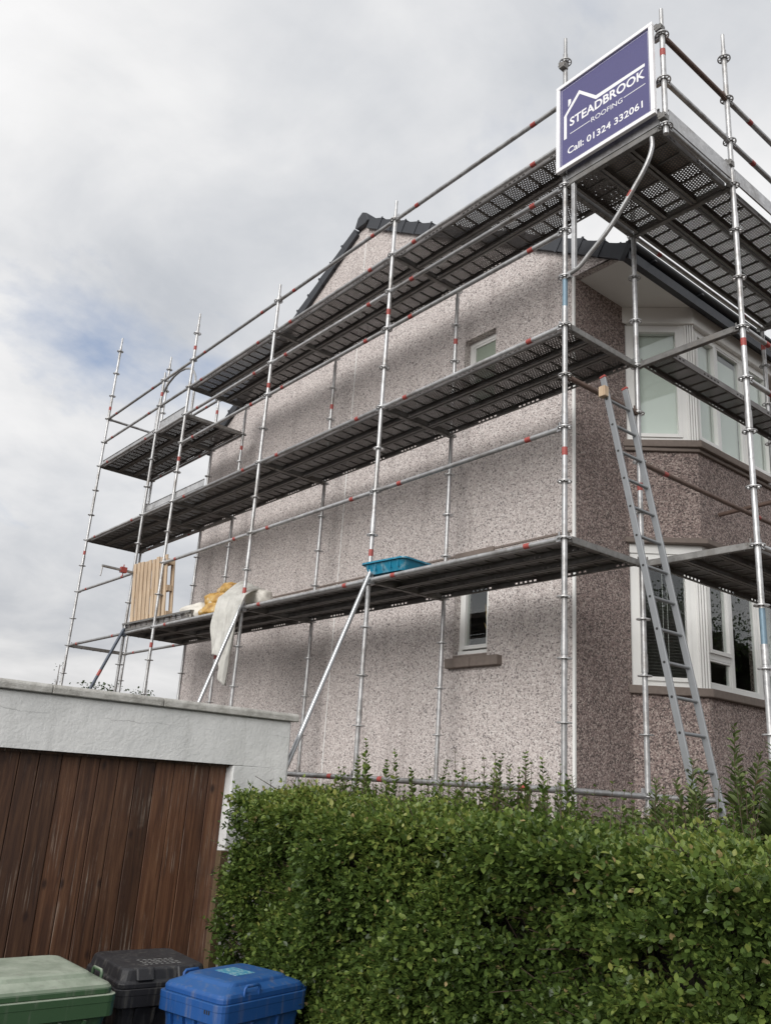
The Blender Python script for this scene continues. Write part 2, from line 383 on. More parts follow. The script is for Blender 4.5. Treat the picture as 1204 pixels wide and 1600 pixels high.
gw.prism([(WY0, UZ1), (WY1, UZ1), (WY1, roofz(WY1)), (WY0, roofz(WY0))], XW, XW + TH, gx)
gw.prism([(WY1, GZ - .2), (APY, GZ - .2), (APY, APZ), (WY1, roofz(WY1))], XW, XW + TH, gx)
gw.prism([(APY, GZ - .2), (YB, GZ - .2), (YB, roofz(YB)), (APY, APZ)], XW, XW + TH, gx)
gw.prism([(.42, 7.335), (YW, 7.335), (YW, roofz(YW)), (.42, roofz(.42))], XW, XW + .1, gx)
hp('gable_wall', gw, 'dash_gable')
bead = MB(); bead.span((XW - .006, YW - .008, GZ), (XW + .016, YW - .0008, 7.333)); bead.span((XW - .008, YW - .006, GZ), (XW - .0005, YW + .022, 7.333))
hp('corner_bead', bead, 'upvc')
jb = MB(); jb.span((XW - .004, 5.125, GZ), (XW - .0003, 5.139, 10.0)); hp('joint_bead', jb, 'upvc')
sc_ = MB(); sc_.span((XW - .012, YW + .03, 4.285), (XW - .0004, 2.135, 4.307)); sc_.span((XW - .012, 2.765, 4.285), (XW - .0004, YB, 4.307)); sc_.span((XW - .022, 2.137, 4.262), (XW - .0004, 2.763, 4.318)); hp('string_course', sc_, 'stone_sill')
# front wall: flat stretches either side of a canted bay
BX0, BX1, BX2, BX3 = 2.35, 2.90, 4.72, 5.27; BY = .46
fw_ = MB()
fw_.span((XW + TH + .001, YW, GZ - .2), (BX0, YW + .25, 7.6)); fw_.span((XW + .0165, YW - .006, GZ - .2), (XW + TH, YW - .0006, 7.329))
fw_.span((BX3, YW, GZ - .2), (12, YW + .25, 7.6))
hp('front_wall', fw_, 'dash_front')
def bay_ring(mb, z0, z1, off, th):
    o = off
    pts = [(BX0 - o * .414, YW), (BX1 - o * .414, BY - o), (BX2 + o * .414, BY - o), (BX3 + o * .414, YW)]
    ins = [(BX0 - o * .414 + th * 1.41, YW + .0), (BX1 + th * .42 - o * .414, BY + th - o), (BX2 - th * .42 + o * .414, BY + th - o), (BX3 - th * 1.41 + o * .414, YW)]
    mb.prism(pts + ins[::-1], z0, z1, lambda p, z: (p[0], p[1], z))
def bay_solid(mb, z0, z1, off):
    o = off
    mb.prism([(BX0 - o * .414 - (.04 if o > 0 else 0), YW - .001), (BX1 - o * .414, BY - o), (BX2 + o * .414, BY - o), (BX3 + o * .414 + (.04 if o > 0 else 0), YW - .001)], z0, z1, lambda p, z: (p[0], p[1], z))
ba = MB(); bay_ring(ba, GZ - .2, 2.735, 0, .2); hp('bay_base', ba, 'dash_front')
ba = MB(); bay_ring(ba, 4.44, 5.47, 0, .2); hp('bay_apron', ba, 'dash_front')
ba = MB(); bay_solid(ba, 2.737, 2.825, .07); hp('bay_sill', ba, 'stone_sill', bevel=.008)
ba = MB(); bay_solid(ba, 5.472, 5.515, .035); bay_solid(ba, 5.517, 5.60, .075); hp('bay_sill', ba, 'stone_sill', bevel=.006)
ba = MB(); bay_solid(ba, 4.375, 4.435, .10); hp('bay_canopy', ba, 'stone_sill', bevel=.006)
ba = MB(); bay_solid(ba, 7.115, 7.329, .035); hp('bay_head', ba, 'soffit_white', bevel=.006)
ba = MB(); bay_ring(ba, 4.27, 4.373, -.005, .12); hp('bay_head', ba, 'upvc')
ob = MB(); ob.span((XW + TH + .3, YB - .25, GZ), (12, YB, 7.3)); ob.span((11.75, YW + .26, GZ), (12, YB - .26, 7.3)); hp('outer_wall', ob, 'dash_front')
rm = MB()
for z in (2.0, 4.6): rm.span((XW + .3, YW + .26, z), (11.7, YB - .3, z + .1))
rm.span((XW + .3, 4.0, 2.1), (11.7, 4.1, 7.3)); rm.span((XW + .3, YW + .26, 7.34), (11.7, YB - .3, 7.4)); hp('inner_floor', rm, 'room_dark')
# eaves
sf = MB(); sf.span((XW + .101, .40, 7.3305), (12, YW - .001, 7.345)); hp('soffit', sf, 'soffit_white')
fa = MB(); fa.span((XW - .01, .365, 7.315), (12, .398, 7.47)); hp('fascia', fa, 'gutter_black')
gt = MB(); NS = 9
prof = [(.30 + .062 * math.cos(math.pi + math.pi * i / (NS - 1)), 7.455 + .058 * math.sin(math.pi + math.pi * i / (NS - 1))) for i in range(NS)]
inn = [(.30 + .052 * math.cos(math.pi + math.pi * i / (NS - 1)), 7.457 + .048 * math.sin(math.pi + math.pi * i / (NS - 1))) for i in range(NS)]
gt.prism(prof + inn[::-1], XW - .03, 12, lambda p, x: (x, p[0], p[1])); gutter = hp('gutter', gt, 'gutter_black')
br = MB(); br.span((-.02, -.07, -.075), (.02, .066, -.055)); br.span((-.02, .05, -.075), (.02, .064, .02)); brm = br.mesh('gutter_bracket', 'gutter_black')
for i in range(11): link('bracket', brm, gutter, T(XW + .45 + i * .95, .30, 7.455))
# roof slabs with tile courses and interlocking verge caps
rf = MB()
for sgn in (-1, 1):
    n = 16
    for i in range(n):
        t0, t1 = i / n, (i + 1) / n
        ye = APY + (-4.92 if sgn < 0 else 4.58)
        ya, yb2 = ye + (APY - ye) * t0, ye + (APY - ye) * t1
        za, zb = roofz(ya) + .10, roofz(yb2) + .10
        rf.prism([(ya, za - .095), (yb2, zb - .095), (yb2, zb - .01), (ya, za + .025)], XW + .012, 12.05, gx)
roof = hp('roof', rf, 'roof_tile')
vg = MB(); Lc = .345
for a, h0 in ((0, 0),):
    vg.prism([(0, -.115), (Lc + .03, -.115), (Lc + .03, .045), (Lc * .5, .055), (0, .075)], -.062, -.008, lambda p, x: (x, p[0], p[1]))
    vg.prism([(0, .052), (Lc + .03, .022), (Lc + .03, .045), (Lc * .5, .055), (0, .075)], -.008, .10, lambda p, x: (x, p[0], p[1]))
    vg.prism([(0, -.13), (.03, -.13), (.03, .085), (0, .088)], -.072, -.0625, lambda p, x: (x, p[0], p[1]))
vgm = vg.mesh('verge_cap', 'roof_tile')
ang = math.atan(SL); nv = 17
for sgn in (-1, 1):
    for i in range(nv):
        yy = APY + sgn * (4.93 - i * Lc * math.cos(ang))
        if abs(yy - APY) < .25 or yy - APY > 4.62: continue
        M = T(XW, yy, roofz(yy) + .085)
        if sgn < 0: M = M @ Matrix.Rotation(ang, 4, 'X')
        else: M = M @ Matrix.Diagonal((1, -1, 1, 1)) @ Matrix.Rotation(ang, 4, 'X')
        o = link('verge_cap', vgm, roof, M)
rc = MB()
rc.prism([(-.17, -.10), (-.11, .06), (0, .125), (.11, .06), (.17, -.10), (.10, -.14), (-.10, -.14)], XW - .08, XW + .35, lambda p, x: (x, APY + p[0], APZ + .10 + p[1]))
hp('ridge_end_cap', rc, 'roof_tile', roof, .01)
rg = MB()
for i in range(24):
    x0 = XW + .36 + i * .43
    rg.prism([(-.15, -.06), (-.09, .05), (0, .10), (.09, .05), (.15, -.06)], x0, x0 + .415, lambda p, x: (x, APY + p[0], APZ + .10 + p[1]))
hp('ridge_tiles', rg, 'roof_tile', roof)

# windows
def bar_frame(mb, fn, u0, u1, v0, v1, w_, d0, d1):
    for (a, b2, c, d2) in ((u0, u1, v0, v0 + w_), (u0, u1, v1 - w_, v1), (u0, u0 + w_, v0 + w_, v1 - w_), (u1 - w_, u1, v0 + w_, v1 - w_)):
        vs = [fn(a, c, d0), fn(b2, c, d0), fn(b2, d2, d0), fn(a, d2, d0), fn(a, c, d1), fn(b2, c, d1), fn(b2, d2, d1), fn(a, d2, d1)]
        mb.add(vs, [(0, 1, 2, 3), (7, 6, 5, 4), (0, 4, 5, 1), (1, 5, 6, 2), (2, 6, 7, 3), (3, 7, 4, 0)])
def quadbox(fn, u0, u1, v0, v1, d0, d1, mb=None):
    mb = mb or MB()
    vs = [fn(u0, v0, d0), fn(u1, v0, d0), fn(u1, v1, d0), fn(u0, v1, d0), fn(u0, v0, d1), fn(u1, v0, d1), fn(u1, v1, d1), fn(u0, v1, d1)]
    mb.add(vs, [(0, 1, 2, 3), (7, 6, 5, 4), (0, 4, 5, 1), (1, 5, 6, 2), (2, 6, 7, 3), (3, 7, 4, 0)]); return mb
# gable windows: u runs along y, depth along +x
def gfn(u, v, d): return (XW + d, u, v)
mb = MB(); bar_frame(mb, gfn, WY0 + .002, WY1 - .002, UZ0 + .002, UZ1 - .002, .06, .10, .17); bar_frame(mb, gfn, WY0 + .063, WY1 - .063, UZ0 + .063, UZ1 - .063, .028, .108, .16)
wn = hp('window', mb, 'upvc'); wn['label'] = 'small frosted upper window in the gable'
hp('pane', quadbox(gfn, WY0 + .085, WY1 - .085, UZ0 + .085, UZ1 - .085, .125, .131), 'glass_frosted', wn)
hp('blind', quadbox(gfn, WY0 + .07, WY1 - .07, UZ0 + .07, UZ1 - .07, .20, .205), 'blind_pale', wn)
mb = MB(); bar_frame(mb, gfn, WY0 + .002, WY1 - .002, LZ0 + .002, LZ1 - .002, .055, .10, .17); bar_frame(mb, gfn, WY0 + .058, WY1 - .058, LZ0 + .075, LZ1 - .06, .042, .085, .16)
quadbox(gfn, WY0 + .01, WY1 - .01, LZ0 + .015, LZ0 + .05, .07, .10, mb)
wn = hp('window', mb, 'upvc'); wn['label'] = 'small clear lower window in the gable'
hp('pane', quadbox(gfn, WY0 + .095, WY1 - .095, LZ0 + .11, LZ1 - .10, .12, .126), 'glass', wn)
mb = MB(); mb.span((XW - .085, 1.985, 2.965), (XW + .09, 2.395, 3.072)); mb.span((XW - .085, 2.40, 2.965), (XW + .09, 2.80, 3.072)); mb.span((XW - .002, WY0 - .0, 3.073), (XW + .12, WY1, 3.118))
hp('sill', mb, 'stone_sill', wn, .006)
mb = MB()
for i in range(9):
    a = random.uniform(-1, 1)
    mb.tube([(XW + .27, 2.45, 3.2), (XW + .26 + .02 * a, 2.45 + .07 * a, 3.42), (XW + .25, 2.45 + .20 * a, 3.50 + .25 * random.random())], [.004, .009, .002], 5)
hp('potted_leaves', mb, 'sack_yellow', wn)
mb = MB(); mb.tube([(XW + .25, 2.36, 3.19), (XW + .25, 2.36, 3.25)], [.035, .045], 10); mb.tube([(XW + .25, 2.52, 3.19), (XW + .25, 2.52, 3.26)], [.035, .045], 10); hp('ornament', mb, 'sack_white', wn)

def lerp_fn(a, b):
    a, b = Vector(a), Vector(b); dr = (b - a); ln = dr.length; dr.normalize(); nr = Vector((-dr.y, dr.x, 0))   # nr points into the house
    return (lambda u, v, d: tuple(Vector((a.x, a.y, 0)) + dr * u + nr * d + Vector((0, 0, v)))), ln
fns = [lerp_fn((BX0, YW, 0), (BX1, BY, 0)), lerp_fn((BX1, BY, 0), (BX2, BY, 0)), lerp_fn((BX2, BY, 0), (BX3, YW, 0))]
def bay_window(z0, z1, upper):
    (fa_, la), (fb_, lb), (fc_, lc) = fns
    mb = MB()
    # canted sides
    for fn, ln in ((fa_, la), (fc_, lc)):
        bar_frame(mb, fn, .0, ln - .03, z0, z1, .10, .02, .09); quadbox(fn, ln - .153, ln - .085, z0, z1, .01, .085, mb)
        bar_frame(mb, fn, .102, ln - .152, z0 + .057, z1 - .057, .042, .0, .08)
        for i in range(4): quadbox(fn, ln - .085 + i * .028, ln - .085 + i * .028 + .018, z0, z1, -.004 - .002 * (i % 2), .019, mb)
    # front
    bar_frame(mb, fb_, .02, lb - .02, z0, z1, .06, .022, .092)
    ms = [.55, 1.145]
    for mm in ms: quadbox(fb_, mm - .03, mm + .03, z0 + .061, z1 - .061, .024, .09, mb)
    cells = [(.08, ms[0] - .03), (ms[0] + .03, ms[1] - .03), (ms[1] + .03, lb - .08)]
    split = z0 + .36
    for i, (u0, u1) in enumerate(cells):
        if not upper and i != 1:
            quadbox(fb_, u0 + .001, u1 - .001, split - .03, split + .03, .026, .09, mb)
            bar_frame(mb, fb_, u0 + .002, u1 - .002, split + .032, z1 - .063, .04, .004, .08)
            bar_frame(mb, fb_, u0 + .002, u1 - .002, z0 + .063, split - .032, .02, .028, .08)
        elif upper and i != 1: bar_frame(mb, fb_, u0 + .002, u1 - .002, z0 + .063, z1 - .063, .04, .004, .08)
        else: bar_frame(mb, fb_, u0 + .002, u1 - .002, z0 + .063, z1 - .063, .018, .028, .08)
    wn = hp('window', mb, 'upvc')
    wn['label'] = 'upper bay window with pale blinds behind the glass' if upper else 'lower bay window with dark glass and a slatted blind'
    for fn, ln in ((fa_, la), (fc_, lc)): hp('pane', quadbox(fn, .14, ln - .19, z0 + .095, z1 - .095, .045, .05), 'glass', wn)
    for i, (u0, u1) in enumerate(cells):
        if not upper and i != 1:
            hp('pane', quadbox(fb_, u0 + .035, u1 - .035, split + .06, z1 - .09, .045, .05), 'glass', wn)
            hp('pane', quadbox(fb_, u0 + .018, u1 - .018, z0 + .08, split - .05, .045, .05), 'glass', wn)
        else: hp('pane', quadbox(fb_, u0 + .015, u1 - .015, z0 + .075, z1 - .075, .05, .055), 'glass', wn)
    if upper:
        hp('blind', quadbox(fa_, .12, la - .10, z0 + .03, z1 - .06, .10, .105), 'blind_pale', wn)
        for i, (u0, u1) in enumerate(cells): hp('blind', quadbox(fb_, u0 + .005, u1 - .005, z0 + .03, z1 - (.02, .16, .05)[i], .096, .10), 'blind_pale', wn)
    else:
        for i in range(25):
            zz = z0 + .12 + i * .034
            mbs = MB(); a = .012
            quadbox(lambda u, v, d: fa_(u, v - (d - .13) * .75, d), .13, la - .18, zz, zz + .0025, .115, .147, mbs)
            hp('slat', mbs, 'blind_slat', wn)
        cc = MB(); quadbox(fa_, .36, .363, z0 + .1, z1 - .2, .112, .114, cc); quadbox(fa_, .41, .413, z0 + .1, z1 - .2, .112, .114, cc); hp('cord', cc, 'upvc', wn)
    return wn
bay_window(2.828, 4.268, False); bay_window(5.603, 7.113, True)

# ------------------------------------------------------------------ scaffold
scaf = thing('scaffold', 'galvanised tube scaffold with perforated steel decks round the house', 'scaffold', (0, 0, GZ))
SI = T(0, 0, -GZ)
ros = MB()
NR = 24
def ringv(r, z): return [(r * math.cos(2 * math.pi * i / NR), r * math.sin(2 * math.pi * i / NR), z) for i in range(NR)]
for r0, r1 in ((.024, .034), (.052, .0625)):
    vs = ringv(r0, -.0045) + ringv(r1, -.0045) + ringv(r1, .0045) + ringv(r0, .0045)
    fs = []
    for q in range(4):
        for i in range(NR): fs.append((q * NR + i, q * NR + (i + 1) % NR, ((q + 1) % 4) * NR + (i + 1) % NR, ((q + 1) % 4) * NR + i))
    ros.add(vs, fs)
for i in range(8):
    a = math.pi * (i + .5) / 4
    ros.box((.043 * math.cos(a), .043 * math.sin(a), 0), (.022, .011, .0088), 0, Matrix.Rotation(a, 3, 'Z'))
ros_me = ros.mesh('rosette', 'galvanised')
RS = .0242
bandm = {}
def band(parent, M, ln=.075, r=.0252, mat='red_paint'):
    key = (round(ln, 3), r, mat)
    if key not in bandm: bandm[key] = MB().tube([(-ln / 2, 0, 0), (ln / 2, 0, 0)], r, 14).mesh('colour_band', mat)
    return link('colour_band', bandm[key], parent, M)
RY = Matrix.Rotation(R(90), 4, 'Y')
def standard(x, y, k0, ktop, bands=(), sleeves=(), base=True, k1=None, blue=()):
    zb = (GZ if base else K(k0) - .08) - K(0); zt = .5 * ktop
    mb = MB(); mb.tube([(0, 0, zb), (0, 0, zt - .2)], RS, 14)
    mb.tube([(0, 0, zt - .2), (0, 0, zt)], .0185, 12)
    for sv in sleeves: mb.tube([(0, 0, .5 * sv + .03), (0, 0, .5 * sv + .19)], .0285, 14)
    if base:
        mb.tube([(0, 0, zb), (0, 0, zb + .3)], .019, 10); mb.box((0, 0, zb + .005), (.15, .15, .01)); mb.tube([(0, 0, K(-4) - K(0) - .16), (0, 0, K(-4) - K(0) - .08)], .036, 12)
    o = part('standard', mb, 'galvanised', scaf, SI @ T(x, y, K(0)))
    for k in range(k0, int(math.floor(ktop)) + 1):
        if .5 * k < zt - .06: link('rosette', ros_me, o, T(0, 0, .5 * k) @ Matrix.Rotation(random.random() * .6, 4, 'Z'))
    for bk in bands: band(o, T(0, 0, .5 * bk) @ RY)
    for b0, b1 in blue: band(o, T(0, 0, .25 * (b0 + b1)) @ RY, .5 * (b1 - b0), .0249, 'blue_paint')
    return o
led_m = {}
def orient(p0, p1):
    p0, p1 = Vector(p0), Vector(p1); x = (p1 - p0).normalized(); y = Vector((0, 0, 1)).cross(x)
    if y.length < 1e-4: y = Vector((0, 1, 0))
    y.normalize(); z = x.cross(y)
    M = Matrix((x, y, z)).transposed().to_4x4(); M.translation = p0; return M, (p1 - p0).length
def heads(mb, ln):
    for s in (0, 1):
        x0 = .030 if not s else ln - .030; dr = 1 if not s else -1
        mb.box((x0 + dr * .022, 0, 0), (.05, .036, .052)); mb.box((x0 + dr * .026, 0, .03), (.012, .010, .07))
def ledger(p0, p1, mat='galvanised', bands=True, name='ledger'):
    M, ln = orient(p0, p1); key = ('l', round(ln, 3), mat)
    if key not in led_m:
        mb = MB(); mb.tube([(.06, 0, 0), (ln - .06, 0, 0)], RS, 14); heads(mb, ln); led_m[key] = mb.mesh('ledger', mat)
    o = link(name, led_m[key], scaf, SI @ M)
    if bands and ln > 2:
        j = random.uniform(-.03, .03)
        band(o, T(.42 + j, 0, 0), .065, .0253); band(o, T(ln - .42 - j, 0, 0), .065, .0253)
    return o
def transom(p0, p1, name='transom'):
    M, ln = orient(p0, p1); key = ('t', round(ln, 3))
    if key not in led_m:
        mb = MB(); mb.box((ln / 2, 0, -.024), (ln - .14, .048, .006))
        mb.box((ln / 2, .023, .003), (ln - .14, .005, .052)); mb.box((ln / 2, -.023, .003), (ln - .14, .005, .052)); heads(mb, ln)
        for i in range(3):
            for q in (-1, 1): mb.tube([((i + .5) * ln / 3 + .07 * q, 0, -.034), ((i + .5) * ln / 3 + .07 * q, 0, -.0265)], .009, 8)
        led_m[key] = mb.mesh('transom', 'galvanised_dull')
    return link(name, led_m[key], scaf, SI @ M)
dk_m = {}
def deck_mesh(ln, wd=.315, top='deck_sheet'):
    key = (round(ln, 2), wd)
    if key in dk_m: return dk_m[key]
    mb = MB(); h = wd / 2
    def pl(a, b2, mi): mb.span(a, b2, mi)
    pl((0, -h + .004, -.003), (ln, h - .004, 0), 0)
    for s in (-1, 1):
        pl((0, s * h, -.062), (ln, s * (h - .0035), 0), 1)
        pl((0, s * (h - .0036), -.062), (ln, s * (h - .028), -.058), 2)
    n = int(ln / .186)
    for i in range(1, n + 1): pl((i * .186 - .008, -h + .03, -.013), (i * .186 + .008, h - .03, -.0032), 2)
    for x0 in (0, ln): pl((x0 - .003, -h + .004, -.05), (x0 + .003, h - .004, -.0035), 2)
    mb_me = mb.mesh('deck_board', [top, 'deck_flange', 'galvanised_dull']); dk_m[key] = mb_me; return mb_me
def deck_y(x_c, y0, y1, k, dz=.045):     # board running along y
    return link('deck_board', deck_mesh(y1 - y0 - .07), scaf, SI @ T(x_c, y0 + .035, K(k) + dz) @ Matrix.Rotation(R(90), 4, 'Z'))
def deck_x(y_c, x0, x1, k, dz=.045):
    return link('deck_board', deck_mesh(x1 - x0 - .07), scaf, SI @ T(x0 + .035, y_c, K(k) + dz))
CX = (.215, .545, .875)
def toe(p0, p1, h=.15, mat='galvanised'):
    mb = MB(); M, ln = orient(p0, p1); mb.box((ln / 2, 0, h / 2), (ln - .08, .004, h)); mb.box((ln / 2, 0.006, .004), (ln - .08, .014, .006)); mb.box((ln / 2, .006, h - .004), (ln - .08, .014, .006))
    return part('toe_board', mb, mat, scaf, SI @ M)

PY = [0, L, 2 * L, YP3, YP4, YQ]
standard(0, 0, -4, 10.6, (1.55, 9.25), (-2.0, 2.0, 4), blue=((4.08, 4.95),))          # A
standard(0, L, -4, 9.55, (.6, 6.45), (-3, 1, 5))
standard(0, 2 * L, -4, 9.55, (.45, 6.3), (-3, 1, 5))
standard(0, YP3, -4, 10.75, (-.55, 5.45, 9.45), (-2, 3))
standard(0, YP4, -4, 9.3, (-3.2, 8.45), (-1, 4))
standard(0, YQ, -4, 12.6, (3.5, 9.45), (-1, 3, 7))
standard(WD, 0, -4, 8.3, (1.5,), (-2, 2, 4))                                          # B
standard(WD, -WD, -4, 10.6, (3.7,), (-2, 2, 6), blue=((-1.9, -1.05),))                # C
standard(0, -WD, 7, 9.6, (8.6,), (), base=False)                                      # D
standard(WD + L, 0, -4, 8.3, (6.5,), (-2, 2)); standard(WD + L, -WD, -4, 10.6, (3.7,), (-2, 2))
for y, kt, bn in ((L, 8.2, (6.55,)), (2 * L, 8.2, (6.4,)), (YP3, 8.2, (6.5, -.6)), (YP4, 9.3, (8.5,)), (YQ, 12.6, (2.6, 9.4))):
    standard(WD, y, -4, kt, bn, (-2, 2))
# ledgers along the gable
def run(x, ks, idx):
    for k in ks:
        for i in idx: ledger((x, PY[i], K(k)), (x, PY[i + 1], K(k)))
run(0, (-4, 0, 2), (0, 1, 2, 4)); run(0, (0,), (3,)); run(0, (-4,), (3,))
run(0, (4,), (0, 1, 2, 3, 4)); run(0, (6, 7), (0, 1, 2)); run(0, (8, 9), (0, 1, 2, 3, 4)); run(0, (7,), (3, 4))
run(WD, (-4,), (0, 1, 2, 3, 4)); run(WD, (0,), (3, 4)); run(WD, (4,), (3, 4)); run(WD, (7, 9), (4,)); run(WD, (7,), (3,))
# transoms
for y in PY[:5]:
    for k in (0, 4): transom((0, y, K(k)), (WD, y, K(k)))
for y in PY[:4]: transom((0, y, K(8)), (WD, y, K(8)))
for y in PY[3:]: transom((0, y, K(7)), (WD, y, K(7)))
transom((0, YQ, K(4)), (WD, YQ, K(4))); transom((0, YQ, K(0)), (WD, YQ, K(0)))
for y in PY: ledger((0, y, K(-4)), (WD, y, K(-4)), bands=False)
ledger((0, YQ, K(9)), (WD, YQ, K(9)), bands=False)
ledger((0, 0, K(3)), (WD, 0, K(3)), 'rust_tube', False)
# decks along the gable
for k, idx in ((0, (0, 1, 2, 3)), (4, (0, 1, 2, 3, 4)), (8, (0, 1, 2)), (7, (3, 4))):
    for i in idx:
        for x in CX: deck_y(x, PY[i], PY[i + 1], k)
toe((.03, YP3, K(7) + .05), (.03, YP4, K(7) + .05)); toe((.03, YP4, K(7) + .05), (.03, YQ, K(7) + .05), .06)
toe((.03, YP3 - 1.0, K(4) + .05), (.03, YP4 + .1, K(4) + .05), .12)
# front return
X2 = WD + L
for k in (0, 4, 7):
    transom((WD, -WD, K(k)), (WD, 0, K(k))); transom((X2, -WD, K(k)), (X2, 0, K(k)))
transom((0, -WD, K(7)), (0, 0, K(7))); transom((0, 0, K(7)), (WD, 0, K(7)))
for y in (-.215, -.545, -.875):
    deck_x(y, 0, WD, 7); deck_x(y, WD, X2, 7); deck_x(y, WD, X2, 0)
deck_x(-.215, WD, X2, 4)
for k in (8, 9):
    ledger((0, -WD, K(k)), (WD, -WD, K(k)), 'rust_tube' if k == 9 else 'galvanised', False); ledger((WD, -WD, K(k)), (X2, -WD, K(k)))
    ledger((0, -WD, K(k)), (0, 0, K(k)), bands=False)
for k in (3, 4, 0, -4): ledger((WD, -WD, K(k)), (X2, -WD, K(k)))
ledger((WD, 0, K(2)), (X2, 0, K(2)), 'rust_tube'); ledger((WD, 0, K(-4)), (X2, 0, K(-4))); ledger((WD, 0, K(7)), (X2, 0, K(7)))
ledger((WD, -WD, K(-4)), (WD, 0, K(-4)), bands=False)
ledger((0, -WD, K(7)), (WD, -WD, K(7)), bands=False)
toe((0, -WD - .01, K(7) + .05), (WD, -WD - .01, K(7) + .05)); toe((WD, -WD - .01, K(7) + .05), (X2, -WD - .01, K(7) + .05)); toe((-.02, -WD, K(7) + .03), (-.02, 0, K(7) + .03), .17)
# wall tie, cantilever bracket, rakers
mb = MB(); mb.tube([(3.29, -1.5, 4.90), (3.29, .455, 4.83)], .024, 12); part('wall_tie', mb, 'rust_tube', scaf, SI)
mb = MB(); pts = []
P = [Vector((0, -.95, K(7) - .02)), Vector((0, -.95, K(7) - .13)), Vector((0, -.90, K(7) - .26)), Vector((0, -.78, K(7) - .42)), Vector((0, -.50, K(7) - .72)), Vector((0, -.28, K(5) + .12)), Vector((0, -.16, K(5) + .035)), Vector((0, -.045, K(5) + .012))]
for i in range(len(P) - 1):
    p0, p1, p2, p3 = P[max(i - 1, 0)], P[i], P[i + 1], P[min(i + 2, len(P) - 1)]
    for q in range(5):
        t = q / 5; pts.append(.5 * ((2 * p1) + (p2 - p0) * t + (2 * p0 - 5 * p1 + 4 * p2 - p3) * t * t + (3 * p1 - p0 - 3 * p2 + p3) * t ** 3))
pts.append(P[-1]); mb.tube(pts, .021, 12); mb.box((0, -.05, K(5)), (.036, .04, .06))
cb = part('cantilever_bracket', mb, 'galvanised', scaf, SI)
M, _ = orient((0, -.78, K(7) - .42), (0, -.5, K(7) - .72)); band(cb, M @ T(.09, 0, 0), .06, .0222)
mb = MB(); mb.span((-.02, -.125, K(5) + .03), (.02, -.085, K(7) - .03)); part('bracket_upright', mb, 'galvanised', scaf, SI, .004)
for y, x1, z1, mat in ((L, -.965, GZ + .02, 'bright_tube'), (2 * L, -.80, GZ + .02, 'bright_tube'), (YP4, -.93, GZ + .02, 'slate_paint')):
    mb = MB(); mb.tube([(.0 - .03, y - .05, Z0 + .07), (x1, y - .05, z1)], .0245, 14); mb.box((-.01, y - .04, Z0 - .02), (.06, .07, .07)); o = part('raking_brace', mb, mat, scaf, SI)
    if mat == 'slate_paint':
        M, ln = orient((-.03, y - .05, Z0 + .07), (x1, y - .05, z1)); band(o, M @ T(.8, 0, 0), .1, .0256)
mb = MB(); mb.tube([(-.02, YP4 - .05, K(2) - .01), (-.56, YP4 - .05, K(2))], .022, 12); mb.tube([(-.55, YP4 - .05, K(2)), (-.56, YP4 - .05, K(2) - .17)], .012, 8); o = part('putlog_tube', mb, 'galvanised', scaf, SI)
mb = MB(); mb.box((-.2, YP4 - .05, K(2)), (.10, .07, .09)); mb.tube([(-.2, YP4 - .05, K(2) - .1), (-.2, YP4 - .05, K(2) + .09)], .01, 8); part('coupler', mb, 'red_paint', o)
mb = MB(); hy0, hy1 = 8.62, 10.1; zb = K(7) + .05
pts = [(.45, hy1, zb), (.45, hy1, zb + .95)] + [(.45, (hy0 + hy1) / 2 + (hy1 - hy0) / 2 * math.cos(a), zb + .95 + .5 * math.sin(a)) for a in [math.pi * i / 10 for i in range(1, 10)]] + [(.45, hy0, zb + .95), (.45, hy0, zb)]
mb.tube(pts, .021, 10); part('access_hoop', mb, 'galvanised', scaf, SI)
for (x, y, k) in ((0, 0, 9.85), (0, -WD, 9.1), (0, -WD, 7.15), (0, 0, 7.3), (WD, -WD, 7.45)):
    mb = MB(); mb.box((-.03, y * 0, 0), (.075, .06, .06)); mb.tube([(-.05, -.04, 0), (-.05, .05, .02)], .008, 8); mb.box((-.06, .02, .02), (.02, .03, .05))
    part('coupler', mb, 'galvanised_dull', scaf, SI @ T(x, y, K(k)), .004)

# unseen sheet added on the top platform to block light through the deck holes
mb = MB(); mb.span((.06, -1.03, K(7) + .047), (.62, -.42, K(7) + .059)); tag(part('hole_cover_sheet', mb, 'pale_timber'), 'unseen sheet added on the top platform behind the sign to cover the deck holes', 'board')
# loose deck board sloping on the first lift
M, _ = orient((.03, YP4 + .05, K(0) + .10), (.12, YP3 - 1.35, K(0) + .10))
o = link('loose_deck_board', deck_mesh(2.2, .13, 'deck_light'), None, M @ Matrix.Rotation(R(-82), 4, 'X')); tag(o, 'loose perforated steel board on edge beside the wooden pallet', 'board')

# ------------------------------------------------------------------ sign
sign = thing('sign', 'blue violet roofing sign in white frame at top corner of scaffold', 'sign', (-.085, .03, 7.315))
SM = Matrix(((0, 0, -1, 0), (-1, 0, 0, 0), (0, 1, 0, 0), (0, 0, 0, 1)))     # local x -> -y, local y -> z, local z -> -x
mb = MB(); mb.span((.035, .035, -.012), (1.05, .975, .0)); part('panel', mb, 'sign_blue', sign, SM)
fr = MB()
for a, b2 in (((0, 0, -.02), (1.085, .04, .018)), ((0, .97, -.02), (1.085, 1.01, .018)), ((0, .0405, -.02), (.04, .9695, .018)), ((1.045, .0405, -.02), (1.085, .9695, .018))): fr.span(a, b2)
part('frame', fr, 'sign_frame', sign, SM, .003)
ln = MB(); e = .0012
def strip(p, q, wd):
    p, q = Vector((*p, 0)), Vector((*q, 0)); n_ = Vector((-(q - p).y, (q - p).x, 0)).normalized() * wd / 2
    ln.prism([(p - n_).xy, (q - n_).xy, (q + n_).xy, (p + n_).xy], .0006, e, lambda v, z: (v[0], v[1], z))
